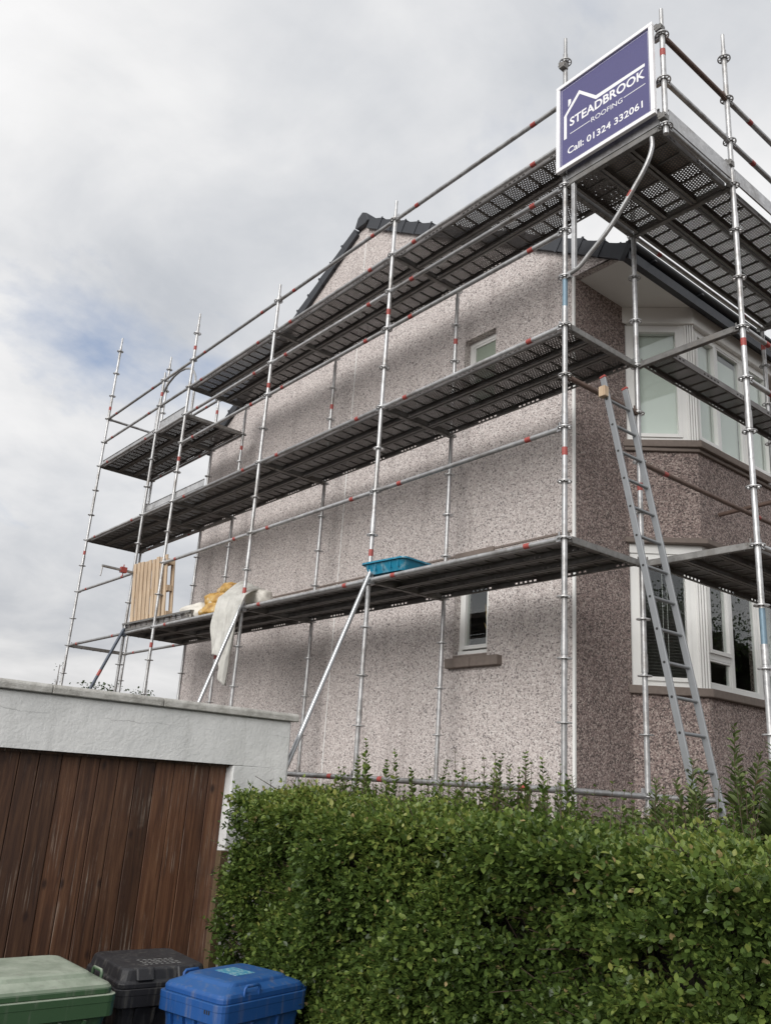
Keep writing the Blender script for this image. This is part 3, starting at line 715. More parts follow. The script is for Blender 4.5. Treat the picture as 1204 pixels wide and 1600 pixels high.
def poly(pts): ln.prism(pts, .0006, e, lambda v, z: (v[0], v[1], z))
poly([(.083, .346), (.117, .346), (.117, .612), (.083, .622)])                                # wall line
poly([(.083, .6222), (.117, .6122), (.272, .775), (.266, .822)])                              # left roof slope
poly([(.266, .8222), (.2722, .775), (.46, .580), (.4602, .625)])                              # right slope
poly([(.4604, .6248), (.4602, .5802), (.99, .581), (.99, .6145)])                              # long roof line
poly([(.135, .705), (.168, .741), (.168, .785), (.135, .795)])                                # chimney
strip((.157, .377), (.392, .377), .0075); strip((.763, .388), (.99, .388), .0075)
part('emblem', ln, 'sign_white', sign, SM)
# thin pinstripe near the edge
ps = MB()
for a, b2 in (((.055, .058), (1.03, .060)), ((.055, .948), (1.03, .950)), ((.055, .06), (.057, .948)), ((1.028, .06), (1.03, .948))): ps.span((*a, .0004), (*b2, .0009))
part('pinstripe', ps, 'sign_white', sign, SM)
dg = bpy.context.evaluated_depsgraph_get()
def text(s, x0, x1, y, h, off=0.0, name='lettering', spacing=1.0):
    cu = bpy.data.curves.new(name, 'FONT'); cu.body = s; cu.size = 1; cu.extrude = .0004 / max(h, .01); cu.offset = off; cu.space_character = spacing; cu.resolution_u = 3
    tmp = bpy.data.objects.new('tmp', cu); COL.objects.link(tmp); bpy.context.view_layer.update()
    me = bpy.data.meshes.new_from_object(tmp.evaluated_get(bpy.context.evaluated_depsgraph_get())); bpy.data.objects.remove(tmp)
    vs = np.array([v.co[:] for v in me.vertices]); mn, mx = vs.min(0), vs.max(0)
    caph = .693
    for v in me.vertices:
        v.co.x = x0 + (v.co.x - mn[0]) / (mx[0] - mn[0]) * (x1 - x0); v.co.y = y + v.co.y / caph * h; v.co.z = .0010 + (v.co.z - mn[2]) * .0004 / max(mx[2] - mn[2], 1e-6)
    me.materials.clear(); me.materials.append(MATS['sign_white']); me.name = name
    return me
for s, x0, x1, y, h, off in (('STEADBROOK', .154, .988, .464, .094, .022), ('ROOFING', .404, .75, .350, .053, .0), ('Call: 01324 332061', .128, .958, .152, .072, .016)):
    link('lettering', text(s, x0, x1, y, h, off), sign, SM)

# ------------------------------------------------------------------ ladder
lad = thing('ladder', 'aluminium ladder leaning on the scaffold end below the bay windows', 'ladder', (.58, -.90, GZ))
la0, la1 = Vector((0, 0, .0)), Vector((0, .80, 5.30 - GZ))
dr = (la1 - la0).normalized(); nrm = Vector((0, -dr.z, dr.y))
for s in (-1, 1):
    mb = MB(); p0 = la0 + Vector((s * .165, 0, 0)); p1 = la1 + Vector((s * .165, 0, 0))
    mb.beam(p0, p1, .024, .056, 0, nrm); o = part('stile', mb, 'aluminium', lad, None, .004)
    mb = MB(); mb.beam(p1 - dr * .0, p1 + dr * .022, .028, .060, 0, nrm); part('end_cap', mb, 'red_paint', o, None, .004)
    if s < 0:
        for i in range(14):
            c = p0 + dr * (.2 + i * .27); mb = MB(); mb.tube([c + Vector((-.0145, 0, 0)), c + Vector((-.0128, 0, 0))], .011, 8); part('rung_socket', mb, 'rubber', o)
rg_ = MB(); rg_.tube([(-.153, 0, 0), (.153, 0, 0)], .0145, 10); rgm = rg_.mesh('rung', 'aluminium')
for i in range(14): link('rung', rgm, lad, T(*(la0 + dr * (.2 + i * .27))))
mb = MB(); mb.box(la1 + Vector((-.20, -.03, -.16)), (.06, .07, .10)); part('packing_block', mb, 'pale_timber', lad, None, .004)

# ------------------------------------------------------------------ tray, pallet, sacks, sheet
tr = thing('mixing_tray', 'turquoise blue plastic mixing tray on first lift deck', 'tray', (.24, 2.40, K(0) + .055), R(5))
mb = MB()
def rr(hx, hy, z, r=.06, n=4):
    out = []
    for cx, cy, a0 in ((hx - r, hy - r, 0), (-hx + r, hy - r, 90), (-hx + r, -hy + r, 180), (hx - r, -hy + r, 270)):
        for i in range(n + 1):
            a = R(a0 + 90 * i / n); out.append((cx + r * math.cos(a), cy + r * math.sin(a), z))
    return out
def loft(mb, rings, cap0=True, cap1=True, mi=0, smooth=False):
    n = len(rings[0]); vs = [v for r_ in rings for v in r_]; fs = []
    for i in range(len(rings) - 1):
        for k in range(n): fs.append((i * n + k, i * n + (k + 1) % n, (i + 1) * n + (k + 1) % n, (i + 1) * n + k))
    if cap0: fs.append(tuple(range(n))[::-1])
    if cap1: fs.append(tuple(range((len(rings) - 1) * n, len(rings) * n)))
    mb.add(vs, fs, mi, smooth)
loft(mb, [rr(.22, .27, 0), rr(.26, .31, .125), rr(.28, .33, .128), rr(.28, .33, .11), rr(.277, .327, .11), rr(.257, .307, .12), rr(.215, .265, .01)])
part('tub', mb, 'tray_blue', tr)
for i in range(5):
    mb = MB(); mb.span((-.258, -.22 + i * .11 - .005, .03), (-.235, -.22 + i * .11 + .005, .108)); part('rib', mb, 'tray_blue', tr)

pal = thing('pallet', 'pale slatted wooden pallet standing upright on the scaffold deck', 'pallet', (.11, 7.72, K(0) + .046))
PM = Matrix.Rotation(R(-5), 4, 'Y') @ Matrix.Rotation(R(3), 4, 'Z')
sl = MB(); sl.span((-.011, -.045, 0), (.011, .045, 1.06)); slm = sl.mesh('slat', 'pale_timber', .003)
for i in range(9): link('slat', slm, pal, PM @ T(random.uniform(-.003, .003), .06 + i * .135 * .94, random.uniform(0, .03)))
for z in (.12, .52, .93):
    mb = MB(); mb.span((.012, .0, z), (.10, 1.1, z + .09)); part('stringer', mb, 'pale_timber', pal, PM, .003)
for y in (.04, 1.06):
    mb = MB(); mb.span((.101, y - .05, 0), (.121, y + .05, 1.04)); part('back_slat', mb, 'pale_timber', pal, PM, .003)

def blob(name, c, r, mat, label, cat, seed, rz=0, flat=1.0):
    bm = bmesh.new(); bmesh.ops.create_icosphere(bm, subdivisions=4, radius=1)
    from mathutils import noise as mn
    for v in bm.verts:
        p = v.co.copy(); n_ = mn.fractal(p * 1.6 + Vector((seed, 0, 0)), .8, 2.1, 4) * .20 + abs(mn.noise(p * 4.2 + Vector((0, seed, 0)))) * -.10
        p *= 1 + n_; p = Vector((math.copysign(abs(p.x) ** .75, p.x), math.copysign(abs(p.y) ** .75, p.y), math.copysign(abs(p.z) ** .8, p.z)))
        v.co = Vector((p.x * r[0], p.y * r[1], max(p.z, -.72) * r[2]))
    for f_ in bm.faces: f_.smooth = True
    me = bpy.data.meshes.new(name); bm.to_mesh(me); bm.free(); me.materials.append(MATS[mat])
    o = link(name, me); o.location = (c[0], c[1], c[2] + .72 * r[2]); o.rotation_euler = (0, 0, rz); return tag(o, label, cat, 'sacks on the first lift')
zd = K(0) + .046
blob('sack', (.27, 6.98, zd), (.20, .33, .15), 'sack_white', 'white plastic sack lying nearest the wooden pallet', 'sack', 3.1)
blob('sack', (.30, 6.42, zd), (.22, .30, .11), 'sack_yellow', 'yellow plastic sack lying flat at the bottom of the heap', 'sack', 8.4)
blob('sack', (.34, 6.42, zd + .155), (.19, .28, .12), 'sack_yellow', 'yellow plastic sack in the middle of the heap', 'sack', 5.7, .3)
blob('sack', (.40, 6.30, zd + .32), (.16, .30, .10), 'sack_yellow', 'brown yellow sack on top of the heap', 'sack', 1.9, -.2)
blob('sack', (.34, 5.42, zd), (.17, .24, .16), 'sack_white', 'off white sack beside the hanging white sheet', 'sack', 12.3)
# draped sheet: rises over the sacks and hangs over the deck edge in folds
from mathutils import noise as mnoise
NU, NVv = 44, 60; vs = []; fs = []
for j in range(NVv + 1):
    t = j / NVv
    for i in range(NU + 1):
        s = i / NU; y = 5.80 - .72 * s; ytop = 5.86 - .50 * s
        drop = .60 + .42 * (1 / (1 + math.exp(-(s - .52) * 14)))
        total = .62 + drop; dist = t * total
        if dist < .54:
            x = .40 - dist * .8; z = zd + .38 * (1 - s * .45) * math.sin(min(1, (1 - dist / .54) * .9 + .12) * math.pi / 2) ** .9 + .045
            bl = min(1, dist / .54) ** 1.5; yy = ytop * (1 - bl) + y * bl
        else:
            h_ = dist - .54; x = -.045 - .03 * min(1, h_ * 6); z = zd + .05 - h_
            nar = 1 - .32 * min(1, h_ / .9); yy = 5.36 + (y - 5.36) * nar + .05 * h_
        fold = .016 * math.sin(s * 34 + 3 * t) * min(1, t * 1.6) + .032 * math.sin(s * 17 + 2 * mnoise.noise(Vector((s * 3, t * 2, 0)))) + .03 * mnoise.noise(Vector((s * 5, t * 4, 3)))
        if dist > .5: x -= abs(fold) * 1.2 + .005
        else: z += abs(fold)
        vs.append((x, yy, z))
for j in range(NVv):
    for i in range(NU):
        a = j * (NU + 1) + i; fs.append((a, a + 1, a + NU + 2, a + NU + 1))
mb = MB(); mb.add(vs, fs, 0, True)
o = part('draped_sheet', mb, 'sheet_white'); tag(o, 'white dust sheet hanging over the edge of the scaffold deck', 'sheet')
so = o.modifiers.new('solid', 'SOLIDIFY'); so.thickness = .003

# ------------------------------------------------------------------ garage
GY = 2.30; GXR = -1.0; GXL = -8.4; DXR = -1.555; LZ = 1.735; GT = 2.145
gar = thing('garage', 'white rendered garage with flat coping and brown plank door', 'garage', (GXR, GY, DZ)); GI = T(-GXR, -GY, -DZ)
mb = MB(); fy = lambda p, y: (p[0], y, p[1])
mb.prism([(GXL, LZ), (GXR, LZ), (GXR, GT), (GXL, GT)], GY, GY + .22, fy)
mb.prism([(DXR, DZ), (GXR, DZ), (GXR, LZ), (DXR, LZ)], GY, GY + .22, fy)
mb.prism([(GXL, DZ), (-8.0, DZ), (-8.0, LZ), (GXL, LZ)], GY, GY + .22, fy)
part('front_wall', mb, 'garage_white', gar, GI, .012)
mb = MB(); mb.span((GXR - .30, GY + .222, DZ), (GXR - .10, 8.0, GT - .15)); mb.span((GXL, 7.8, DZ), (GXR - .31, 8.0, GT - .15)); mb.span((GXL, GY + .222, DZ), (GXL + .2, 7.79, GT - .15)); part('side_wall', mb, 'garage_white', gar, GI)
mb = MB(); mb.span((GXL + .05, GY + .23, GT - .148), (GXR - .05, 8.1, GT - .09)); part('roof', mb, 'rubber', gar, GI)
edges = [GXR + .055, -2.28, -3.19, -4.1, -5.0, -5.9, -6.8, -7.6, GXL - .05]
for i in range(len(edges) - 1):
    x1, x0 = edges[i] - .002, edges[i + 1] + .002
    mb = MB(); mb.prism([(GY - .038, GT + .002), (GY + .27, GT + .002), (GY + .27, GT + .05), (GY + .25, GT + .072), (GY - .02, GT + .072), (GY - .038, GT + .052)], x0, x1, lambda p, x: (x, p[0], p[1]))
    part('coping_stone', mb, 'coping', gar, GI, .006)
door = MB(); door.span((-8.0, GY + .135, DZ + .02), (DXR + .02, GY + .16, LZ)); dr_ = part('door', door, 'core_dark', gar, GI)
x = DXR - .002; i = 0
while x > -7.9:
    wd = .158 + random.uniform(-.012, .012)
    mb = MB(); mb.span((x - wd + .004, GY + .105 + random.uniform(-.004, .004), DZ + .03), (x - .002, GY + .134, LZ - .012 + random.uniform(-.004, .002)))
    part('plank', mb, 'garage_plank', dr_, None, .003); x -= wd
mb = MB(); mb.span((-8.0, GY + .07, LZ - .022), (DXR + .002, GY + .133, LZ - .0015)); part('door_head', mb, 'garage_plank', gar, GI)

# ------------------------------------------------------------------ wheelie bins
def wheelie(label, loc, rz, hx, hy, H, mat, style):
    b_ = thing('wheelie_bin', label, 'bin', loc, rz, 'wheelie bins')
    mb = MB(); r = .055
    loft(mb, [rr(hx * .76, hy * .72, .03, r), rr(hx * .90, hy * .90, H * .84, r), rr(hx * .93, hy * .93, H * .90, r)])
    body = part('body', mb, mat, b_)
    mb = MB(); loft(mb, [rr(hx * .93, hy * .93, H * .885, r), rr(hx, hy, H * .895, r), rr(hx, hy, H * .962, r), rr(hx * 1.005, hy * 1.005, H * .965, r), rr(hx * 1.005, hy * 1.005, H, r), rr(hx * .94, hy * .94, H + .001, r)]); part('rim', mb, mat, body, None, .003)
    for i in range(4):
        u = -hx * .55 + i * hx * 1.1 / 3
        mb = MB(); mb.prism([(-hy * .985, H * .885), (-hy * .80, H * .885), (-hy * .80, H * .72), (-hy * .885, H * .72)], u - .008, u + .008, lambda p, x: (x, p[0], p[1])); part('rib', mb, mat, body)
    for s in (-1, 1):
        for v in (-.1, .12):
            mb = MB(); mb.prism([(s * hx * .97, H * .885), (s * hx * .80, H * .885), (s * hx * .80, H * .72), (s * hx * .895, H * .72)], v - .006, v + .006, lambda p, y: (p[0], y, p[1])); part('rib', mb, mat, body)
    mb = MB()
    if style == 'black': rings = [rr(hx * .97, hy * .97, H + .002, r), rr(hx * .97, hy * .97, H + .03, r), rr(hx * .93, hy * .93, H + .04, r), rr(hx * .88, hy * .88, H + .10, r), rr(hx * .84, hy * .84, H + .108, r)]
    else: rings = [rr(hx * .955, hy * .955, H + .002, r), rr(hx * .955, hy * .955, H + .03, r), rr(hx * .92, hy * .92, H + .046, r), rr(hx * .74, hy * .72, H + .072, r), rr(hx * .70, hy * .66, H + .088, r), rr(hx * .64, hy * .60, H + .094, r)]
    loft(mb, rings); lid = part('lid', mb, mat, b_, None, .004)
    if style == 'black':
        for s in (-1, 1):
            mb = MB(); mb.prism([(-hy * 1.0, H + .042), (-hy * .72, H + .042), (-hy * .76, H + .112), (-hy * .9, H + .112)], s * hx * .25, s * hx * .62, lambda p, x: (x, p[0], p[1])); part('lid_grip', mb, 'bin_black', lid, None, .008)
    else:
        for s in (-1, 1):
            mb = MB(); xx = s * hx * .93; y0, y1 = -hy * .50, -hy * .50 + .12
            mb.tube([(xx, y0, H + .025), (xx + s * .004, y0, H + .068), (xx + s * .004, y0 + .012, H + .08), (xx + s * .004, y1 - .012, H + .08), (xx + s * .004, y1, H + .068), (xx, y1, H + .025)], .0095, 8); part('lid_handle', mb, mat, lid)
    mb = MB(); mb.tube([(-hx * .7, hy + .06, H - .01), (hx * .7, hy + .06, H - .01)], .014, 10)
    for s in (-1, 0, 1): mb.box((s * hx * .6, hy + .025, H - .01), (.03, .09, .03))
    part('handle_bar', mb, mat, b_)
    for s in (-1, 1):
        mb = MB(); mb.tube([(s * hx * .62, hy * .78, .10), (s * hx * .78, hy * .78, .10)], .10, 18); part('wheel', mb, 'rubber', b_)
    return b_, body, lid
wheelie('olive green wheelie bin with paler lid at left edge', (-3.49, .95, DZ + .0), R(1), .37, .40, 1.0, 'bin_green', 'green')
bb, body, lid = wheelie('black wheelie bin standing between the green and blue bins', (-2.58, 1.33, DZ - .025), R(-3), .31, .33, .93, 'bin_black', 'black')
mb = MB()
for i in range(4):
    for j in range(7):
        u = -.10 + j * .036 + random.uniform(-.004, .004); v = -.20 + i * .045
        mb.span((u, v, 1.0385), (u + random.uniform(.016, .03), v + .014, 1.0392))
part('sticker', mb, 'sticker_white', lid)
mb = MB()
for j in range(11):
    u = -.06 + j * .021; mb.span((u, -.3075, .70), (u + .008, -.3035, .712 + .005 * (j % 3 == 0)))
for j in range(13): mb.span((-.09 + j * .02, -.306, .668), (-.09 + j * .02 + .013, -.3015, .676))
mb.tube([(-.078, -.3075, .707), (-.078, -.3035, .707)], .009, 12)
part('printed_mark', mb, 'sticker_white', body)
bb, body, lid = wheelie('bright blue wheelie bin tucked against the hedge', (-2.31, .66, DZ - .02), R(-76), .28, .37, .96, 'bin_blue', 'blue')
mb = MB(); mb.span((-.11, -.08, 1.0545), (.08, .08, 1.0555)); part('sticker', mb, 'sticker_teal', lid)
mb = MB()
for s in range(3): mb.span((.14 + s * .018, -.3735, .905), (.148 + s * .018, -.3695, .925))
part('printed_mark', mb, 'rubber', body)

# ------------------------------------------------------------------ plants
LEAF = np.array([(0, 0, 0), (.30, .38, .06), (.27, .68, .05), (0, 1, -.06), (-.27, .68, .05), (-.30, .38, .06), (0, .52, -.01)], float)
LTRI = np.array([(0, 1, 6), (1, 2, 6), (2, 3, 6), (3, 4, 6), (4, 5, 6), (5, 0, 6)])
def frames(dirs, rolls):
    y = dirs / np.linalg.norm(dirs, axis=1, keepdims=True)
    a = np.where(np.abs(y[:, 2:3]) < .95, np.array([[0, 0, 1.]]), np.array([[1., 0, 0]]))
    x = np.cross(y, a); x /= np.linalg.norm(x, axis=1, keepdims=True); z = np.cross(x, y)
    c, s = np.cos(rolls)[:, None], np.sin(rolls)[:, None]
    return x * c + z * s, y, -x * s + z * c
def leaves_mesh(name, P, D, size, roll, tone, mat, widths=None):
    n = len(P); x, y, z = frames(D, roll); sz = np.asarray(size)[:, None, None]; wd = 1.0 if widths is None else np.asarray(widths)[:, None, None]
    V = P[:, None, :] + sz * (LEAF[None, :, 0:1] * wd * x[:, None, :] + LEAF[None, :, 1:2] * y[:, None, :] + LEAF[None, :, 2:3] * z[:, None, :])
    V = V.reshape(-1, 3); F = (LTRI[None] + (np.arange(n) * 7)[:, None, None]).reshape(-1, 3)
    me = bpy.data.meshes.new(name); me.vertices.add(len(V)); me.vertices.foreach_set('co', V.ravel())
    me.loops.add(F.size); me.loops.foreach_set('vertex_index', F.ravel().astype(np.int32))
    me.polygons.add(len(F)); me.polygons.foreach_set('loop_start', np.arange(0, F.size, 3, dtype=np.int32)); me.polygons.foreach_set('loop_total', np.full(len(F), 3, np.int32))
    me.polygons.foreach_set('use_smooth', np.ones(len(F), bool))
    at = me.attributes.new('tone', 'FLOAT', 'POINT'); at.data.foreach_set('value', np.repeat(tone, 7).astype(np.float32))
    me.materials.append(MATS[mat]); me.update(); me.validate(); return me
def sprigs(base, dirs, length, pairs, lsize, jit=.25):
    """leaf positions / directions along many straight little shoots"""
    n = len(base); P = []; D = []; SZ = []; RL = []
    x, y, z = frames(dirs, rng.uniform(0, 6.28, n))
    for i in range(pairs):
        t = (i + .6) / pairs; a = (i % 2) * math.pi / 2
        for s in (0, math.pi):
            side = x * math.cos(a + s) + z * math.sin(a + s)
            dd = side * (.95 - .45 * t) + y * (.45 + .7 * t) + rng.normal(0, jit, (n, 3))
            P.append(base + y * (length * t)[:, None]); D.append(dd); SZ.append(lsize * rng.uniform(.55, 1.2, n) * (1 - .35 * t ** 3)); RL.append(rng.normal(0, .5, n))
    return np.concatenate(P), np.concatenate(D), np.concatenate(SZ), np.concatenate(RL)
HX, HYE, HTZ = -1.72, 1.93, 1.455
def lump(y, z): return .085 * np.sin(y * 2.3 + 1.2 * np.sin(z * 2.1)) + .075 * np.sin(y * 5.1 + z * 4.3 + 1) + .07 * np.sin(z * 6.7 - y * 3.1 + 2) + .035 * np.sin(y * 13 + z * 9 + 2 * np.sin(z * 5)) + .02 * np.sin(z * 21 - y * 8)
hedge = thing('hedge', 'dense clipped privet hedge running along the driveway', 'hedge', (-1.2, -1, DZ)); HI2 = T(1.2, 1, -DZ)
B, Dr = [], []
def gapmask(y, z):
    g_ = np.full_like(y, 99.0)
    for gy, gz, ry, rz_ in ((-1.99, .95, .22, .09), (-1.50, .84, .28, .08), (-1.42, 1.17, .16, .05), (.18, .74, .16, .08), (-.9, .95, .13, .07), (-1.83, 1.20, .16, .045), (.75, .95, .12, .07)):
        g_ = np.minimum(g_, ((y - gy) / ry) ** 2 + ((z - gz) / rz_) ** 2)
    return g_
n = 19000
y = rng.uniform(-3.6, HYE, n); z = rng.uniform(-.25, HTZ - .02, n) ; gm = gapmask(y, z); dep = np.abs(rng.normal(0, .09, n))
keep = ((gm > 1) & (z < HTZ - .02 + .024 * (y - 1.9))) | (rng.random(n) < .16); dep = np.where(gm < 1.6, dep + .10, dep); y, z, dep = y[keep], z[keep], dep[keep]; n = len(y)
rnd_end = np.clip((y - HYE + .2) / .2, 0, 1); rnd_top = np.clip((z - HTZ + .14) / .14, 0, 1)
xx = HX - lump(y, z) + dep + .10 * rnd_top ** 2 + .12 * rnd_end ** 2
B.append(np.stack([xx, y, z], 1)); Dr.append(np.stack([rng.normal(-.75, .3, n), rng.normal(0, .45, n), rng.normal(.45, .4, n)], 1))
n = 5200
x = rng.uniform(HX + .02, -.72, n); y = rng.uniform(-3.6, HYE + .1, n)
slope = lambda q: .024 * (q - 1.9)
zt = HTZ + slope(y) + .035 * np.sin(x * 5 + y * 3) + .03 * np.sin(y * 6.1 + 1) + .012 * np.sin(y * 17) - np.abs(rng.normal(0, .04, n)) - .06 * np.clip((HX + .1 - x) / .1, 0, 1)
B.append(np.stack([x, y, zt], 1)); Dr.append(np.stack([rng.normal(-.15, .35, n), rng.normal(0, .35, n), rng.normal(.85, .25, n)], 1))
n = 1300
x = rng.uniform(HX, -.75, n); z = rng.uniform(-.2, HTZ, n)
B.append(np.stack([x, HYE + .05 * np.sin(z * 7 + x * 5) - np.abs(rng.normal(0, .06, n)), z], 1)); Dr.append(np.stack([rng.normal(-.3, .4, n), rng.normal(.6, .4, n), rng.normal(.45, .4, n)], 1))
B = np.concatenate(B); Dr = np.concatenate(Dr)
P, D, SZ, RL = sprigs(B, Dr, rng.uniform(.06, .15, len(B)) * np.where(rng.random(len(B)) < .06, 1.7, 1.0), 4, .050)
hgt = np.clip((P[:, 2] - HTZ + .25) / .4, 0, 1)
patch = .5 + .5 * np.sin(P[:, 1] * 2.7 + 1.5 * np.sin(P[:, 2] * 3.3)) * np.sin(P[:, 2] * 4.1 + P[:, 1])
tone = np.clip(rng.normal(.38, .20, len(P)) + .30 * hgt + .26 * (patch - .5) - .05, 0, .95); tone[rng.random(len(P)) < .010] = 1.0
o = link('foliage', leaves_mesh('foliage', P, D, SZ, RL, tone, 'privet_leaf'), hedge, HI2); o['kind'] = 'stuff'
mb = MB()
for i in range(420):
    y = random.uniform(-3.4, 1.8); z = random.uniform(-.2, 1.35); x0 = random.uniform(-1.35, -1.1)
    p1 = Vector((random.uniform(HX - .02, HX + .15), y + random.uniform(-.25, .25), z + random.uniform(-.05, .35)))
    p0 = Vector((x0, y, z)); md = (p0 + p1) / 2 + Vector((0, random.uniform(-.06, .06), random.uniform(-.06, .06)))
    mb.tube([p0, md, p1], [.006, .0045, .002], 5, cap=False)
for i in range(26):
    y = -3.3 + i * .2 + random.uniform(-.05, .05)
    mb.tube([(-1.25, y, DZ), (-1.25 + random.uniform(-.1, .1), y + random.uniform(-.1, .1), .5), (-1.3 + random.uniform(-.15, .15), y + random.uniform(-.2, .2), 1.3)], [.028, .02, .008], 7)
o = part('branches', mb, 'twig', hedge, HI2); o['kind'] = 'stuff'
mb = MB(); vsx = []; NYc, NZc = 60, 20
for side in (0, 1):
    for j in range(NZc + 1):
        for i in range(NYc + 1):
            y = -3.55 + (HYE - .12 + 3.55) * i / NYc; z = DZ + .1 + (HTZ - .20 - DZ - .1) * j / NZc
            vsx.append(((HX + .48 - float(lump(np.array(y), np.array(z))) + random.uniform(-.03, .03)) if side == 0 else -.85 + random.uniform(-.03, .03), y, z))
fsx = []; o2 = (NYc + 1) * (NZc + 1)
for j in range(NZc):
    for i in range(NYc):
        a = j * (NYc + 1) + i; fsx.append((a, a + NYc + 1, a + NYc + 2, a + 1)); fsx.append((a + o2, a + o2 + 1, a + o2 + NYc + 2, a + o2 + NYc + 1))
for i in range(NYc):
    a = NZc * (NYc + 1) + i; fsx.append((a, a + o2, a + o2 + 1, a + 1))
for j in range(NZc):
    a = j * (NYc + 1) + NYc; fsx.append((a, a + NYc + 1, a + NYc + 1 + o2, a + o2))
mb.add(vsx, fsx); o = part('dark_core', mb, 'core_dark', hedge, HI2); o['kind'] = 'stuff'  # solid dark mesh standing in for the shade deep inside the hedge
# tall unclipped shoots along the back of the hedge
def shoot(base, tip, nl, ls, mat='privet_leaf', tone_mu=.35, sw=.004, parent=None, PI=None, width=1.0, jit=.2):
    base, tip = Vector(base), Vector(tip); mid = (base + tip) / 2 + Vector((random.uniform(-.03, .03), random.uniform(-.03, .03), 0))
    mb = MB(); mb.tube([base, mid, tip], [sw, sw * .75, sw * .35], 6); st = mb
    t = (np.arange(nl) + .5) / nl; bz = np.array(base)[None] * ((1 - t) ** 2)[:, None] + 2 * np.array(mid)[None] * ((1 - t) * t)[:, None] + np.array(tip)[None] * (t ** 2)[:, None]
    ax = np.array((tip - base).normalized()); P, D, SZ, RL = [], [], [], []
    for s in (0, math.pi):
        az = np.arange(nl) * 1.57 + s + rng.normal(0, .3, nl)
        dd = np.stack([np.cos(az), np.sin(az), .75 + 0 * az], 1) + rng.normal(0, jit, (nl, 3))
        P.append(bz); D.append(dd); SZ.append(ls * (1 - .62 * t ** 1.5) * rng.uniform(.8, 1.15, nl) * np.clip(t * 5 + .4, 0, 1)); RL.append(rng.normal(0, .4, nl))
    P, D, SZ, RL = map(np.concatenate, (P, D, SZ, RL))
    return st, P, D, SZ, RL
allP = []; stems = MB()
def add_shoots(lst, **kw):
    for (b0, t0, nl, ls) in lst:
        st, *a = shoot(b0, t0, nl, ls, **kw); stems.add(st.v, st.f, 0, True); allP.append(a)
sl_ = []
for (yy, top) in ((1.54, 2.02), (1.80, 1.90), (1.32, 1.95), (1.45, 1.86), (.80, 1.87), (1.05, 1.80), (.18, 1.93), (-.20, 1.94), (-.37, 1.90), (-.1, 1.84), (1.62, 1.88), (2.0, 1.78), (-.5, 1.8), (.5, 1.78)):
    x0 = -.66 + random.uniform(-.06, .1); sl_.append(((x0, yy + random.uniform(-.05, .05), 1.35), (x0 + random.uniform(-.04, .04), yy - (.15 if yy in (.18, .8) else 0), top), int(15 * (top - 1.35) / .5) + 4, .085))
for i in range(480):
    yy = random.uniform(-2.2, 2.1); hh_ = abs(random.gauss(.19, .10)) * (1.35 if -.7 < yy < .6 or yy < -1.1 else 1); x0 = random.uniform(-.92, -.5)
    sl_.append(((x0, yy, 1.30), (x0 + random.uniform(-.05, .05), yy + random.uniform(-.06, .06), 1.40 + hh_ + .03 * (yy - 1.9)), 9, .062))
for i in range(16):
    yy = random.uniform(1.2, 1.95); x0 = random.uniform(-1.6, -1.0); sl_.append(((x0, yy, 1.3), (x0 + random.uniform(-.04, .04), yy + random.uniform(-.04, .08), 1.50 + random.uniform(0, .16)), 9, .048))
for i in range(22):
    z_ = random.uniform(.1, 1.2); sl_.append(((-1.6, 1.85, z_), (-1.72 + random.uniform(-.08, .05), 2.02 + random.uniform(0, .10), z_ + random.uniform(.02, .14)), 7, .045))
add_shoots(sl_)
P, D, SZ, RL = [np.concatenate([a[i] for a in allP]) for i in range(4)]
tone = np.clip(rng.normal(.42, .16, len(P)), 0, .95)
o = link('shoot_leaves', leaves_mesh('shoot_leaves', P, D, SZ, RL, tone, 'privet_leaf'), hedge, HI2); o['kind'] = 'stuff'
o = part('shoot_stems', stems, 'twig', hedge, HI2); o['kind'] = 'stuff'
# tall narrow-leaved weeds behind the hedge at right
weeds = [((-.30, -1.56), 2.15, 34, .125, 'tallest narrow leaved weed standing right of the ladder'), ((-.22, -1.78), 1.95, 24, .13, 'leafy weed at the right edge of the picture behind the hedge'),
         ((-.35, -1.30), 1.93, 24, .11, 'narrow leaved weed growing across the foot of the ladder'), ((-.15, -1.66), 1.82, 20, .12, 'bushy weed between the tallest weed and the right edge'),
         ((-.30, -1.05), 1.74, 14, .09, 'small weed below the ladder near the front scaffold post'), ((-.45, -.42), 1.80, 18, .08, 'slim weed at the corner of the house by the scaffold post'),
         ((-.42, -1.86), 2.02, 26, .14, 'weed with long drooping leaves nearest the right edge'), ((-.50, -1.46), 1.86, 22, .12, 'leafy weed just left of the tallest weed'),
         ((-.55, -1.16), 1.80, 20, .10, 'weed hiding the left foot of the ladder'), ((-.62, -.15), 1.86, 20, .075, 'dark leafy shoot beside the corner scaffold post'), ((-.60, .12), 1.88, 20, .075, 'thin arching shoot left of the corner scaffold post')]
for (xy, top, nl, ls, lab) in weeds:
    wt = thing('tall_weed', lab, 'weed', (xy[0], xy[1], GZ - .05), 0, 'tall weeds behind the hedge'); WI = T(-xy[0], -xy[1], -GZ + .05)
    sm_ = MB(); aa = []
    for q in range(3):
        ox, oy = (0, 0) if q == 0 else (random.uniform(-.12, .12), random.uniform(-.12, .12)); tp = top if q == 0 else GZ + (top - GZ) * random.uniform(.5, .8)
        st, *a = shoot((xy[0] + ox * .4, xy[1] + oy * .4, GZ - .05), (xy[0] + ox + .02, xy[1] + oy, tp), nl, ls, sw=.006, jit=.15); sm_.add(st.v, st.f, 0, True); aa.append(a)
    P, D, SZ, RL = [np.concatenate([a[i] for a in aa]) for i in range(4)]
    part('stem', sm_, 'twig', wt, WI); link('leaves', leaves_mesh('leaves', P, D, SZ, RL, np.clip(rng.normal(.4, .25, len(P)), 0, 1), 'weed_leaf', np.full(len(P), .55)), wt, WI)
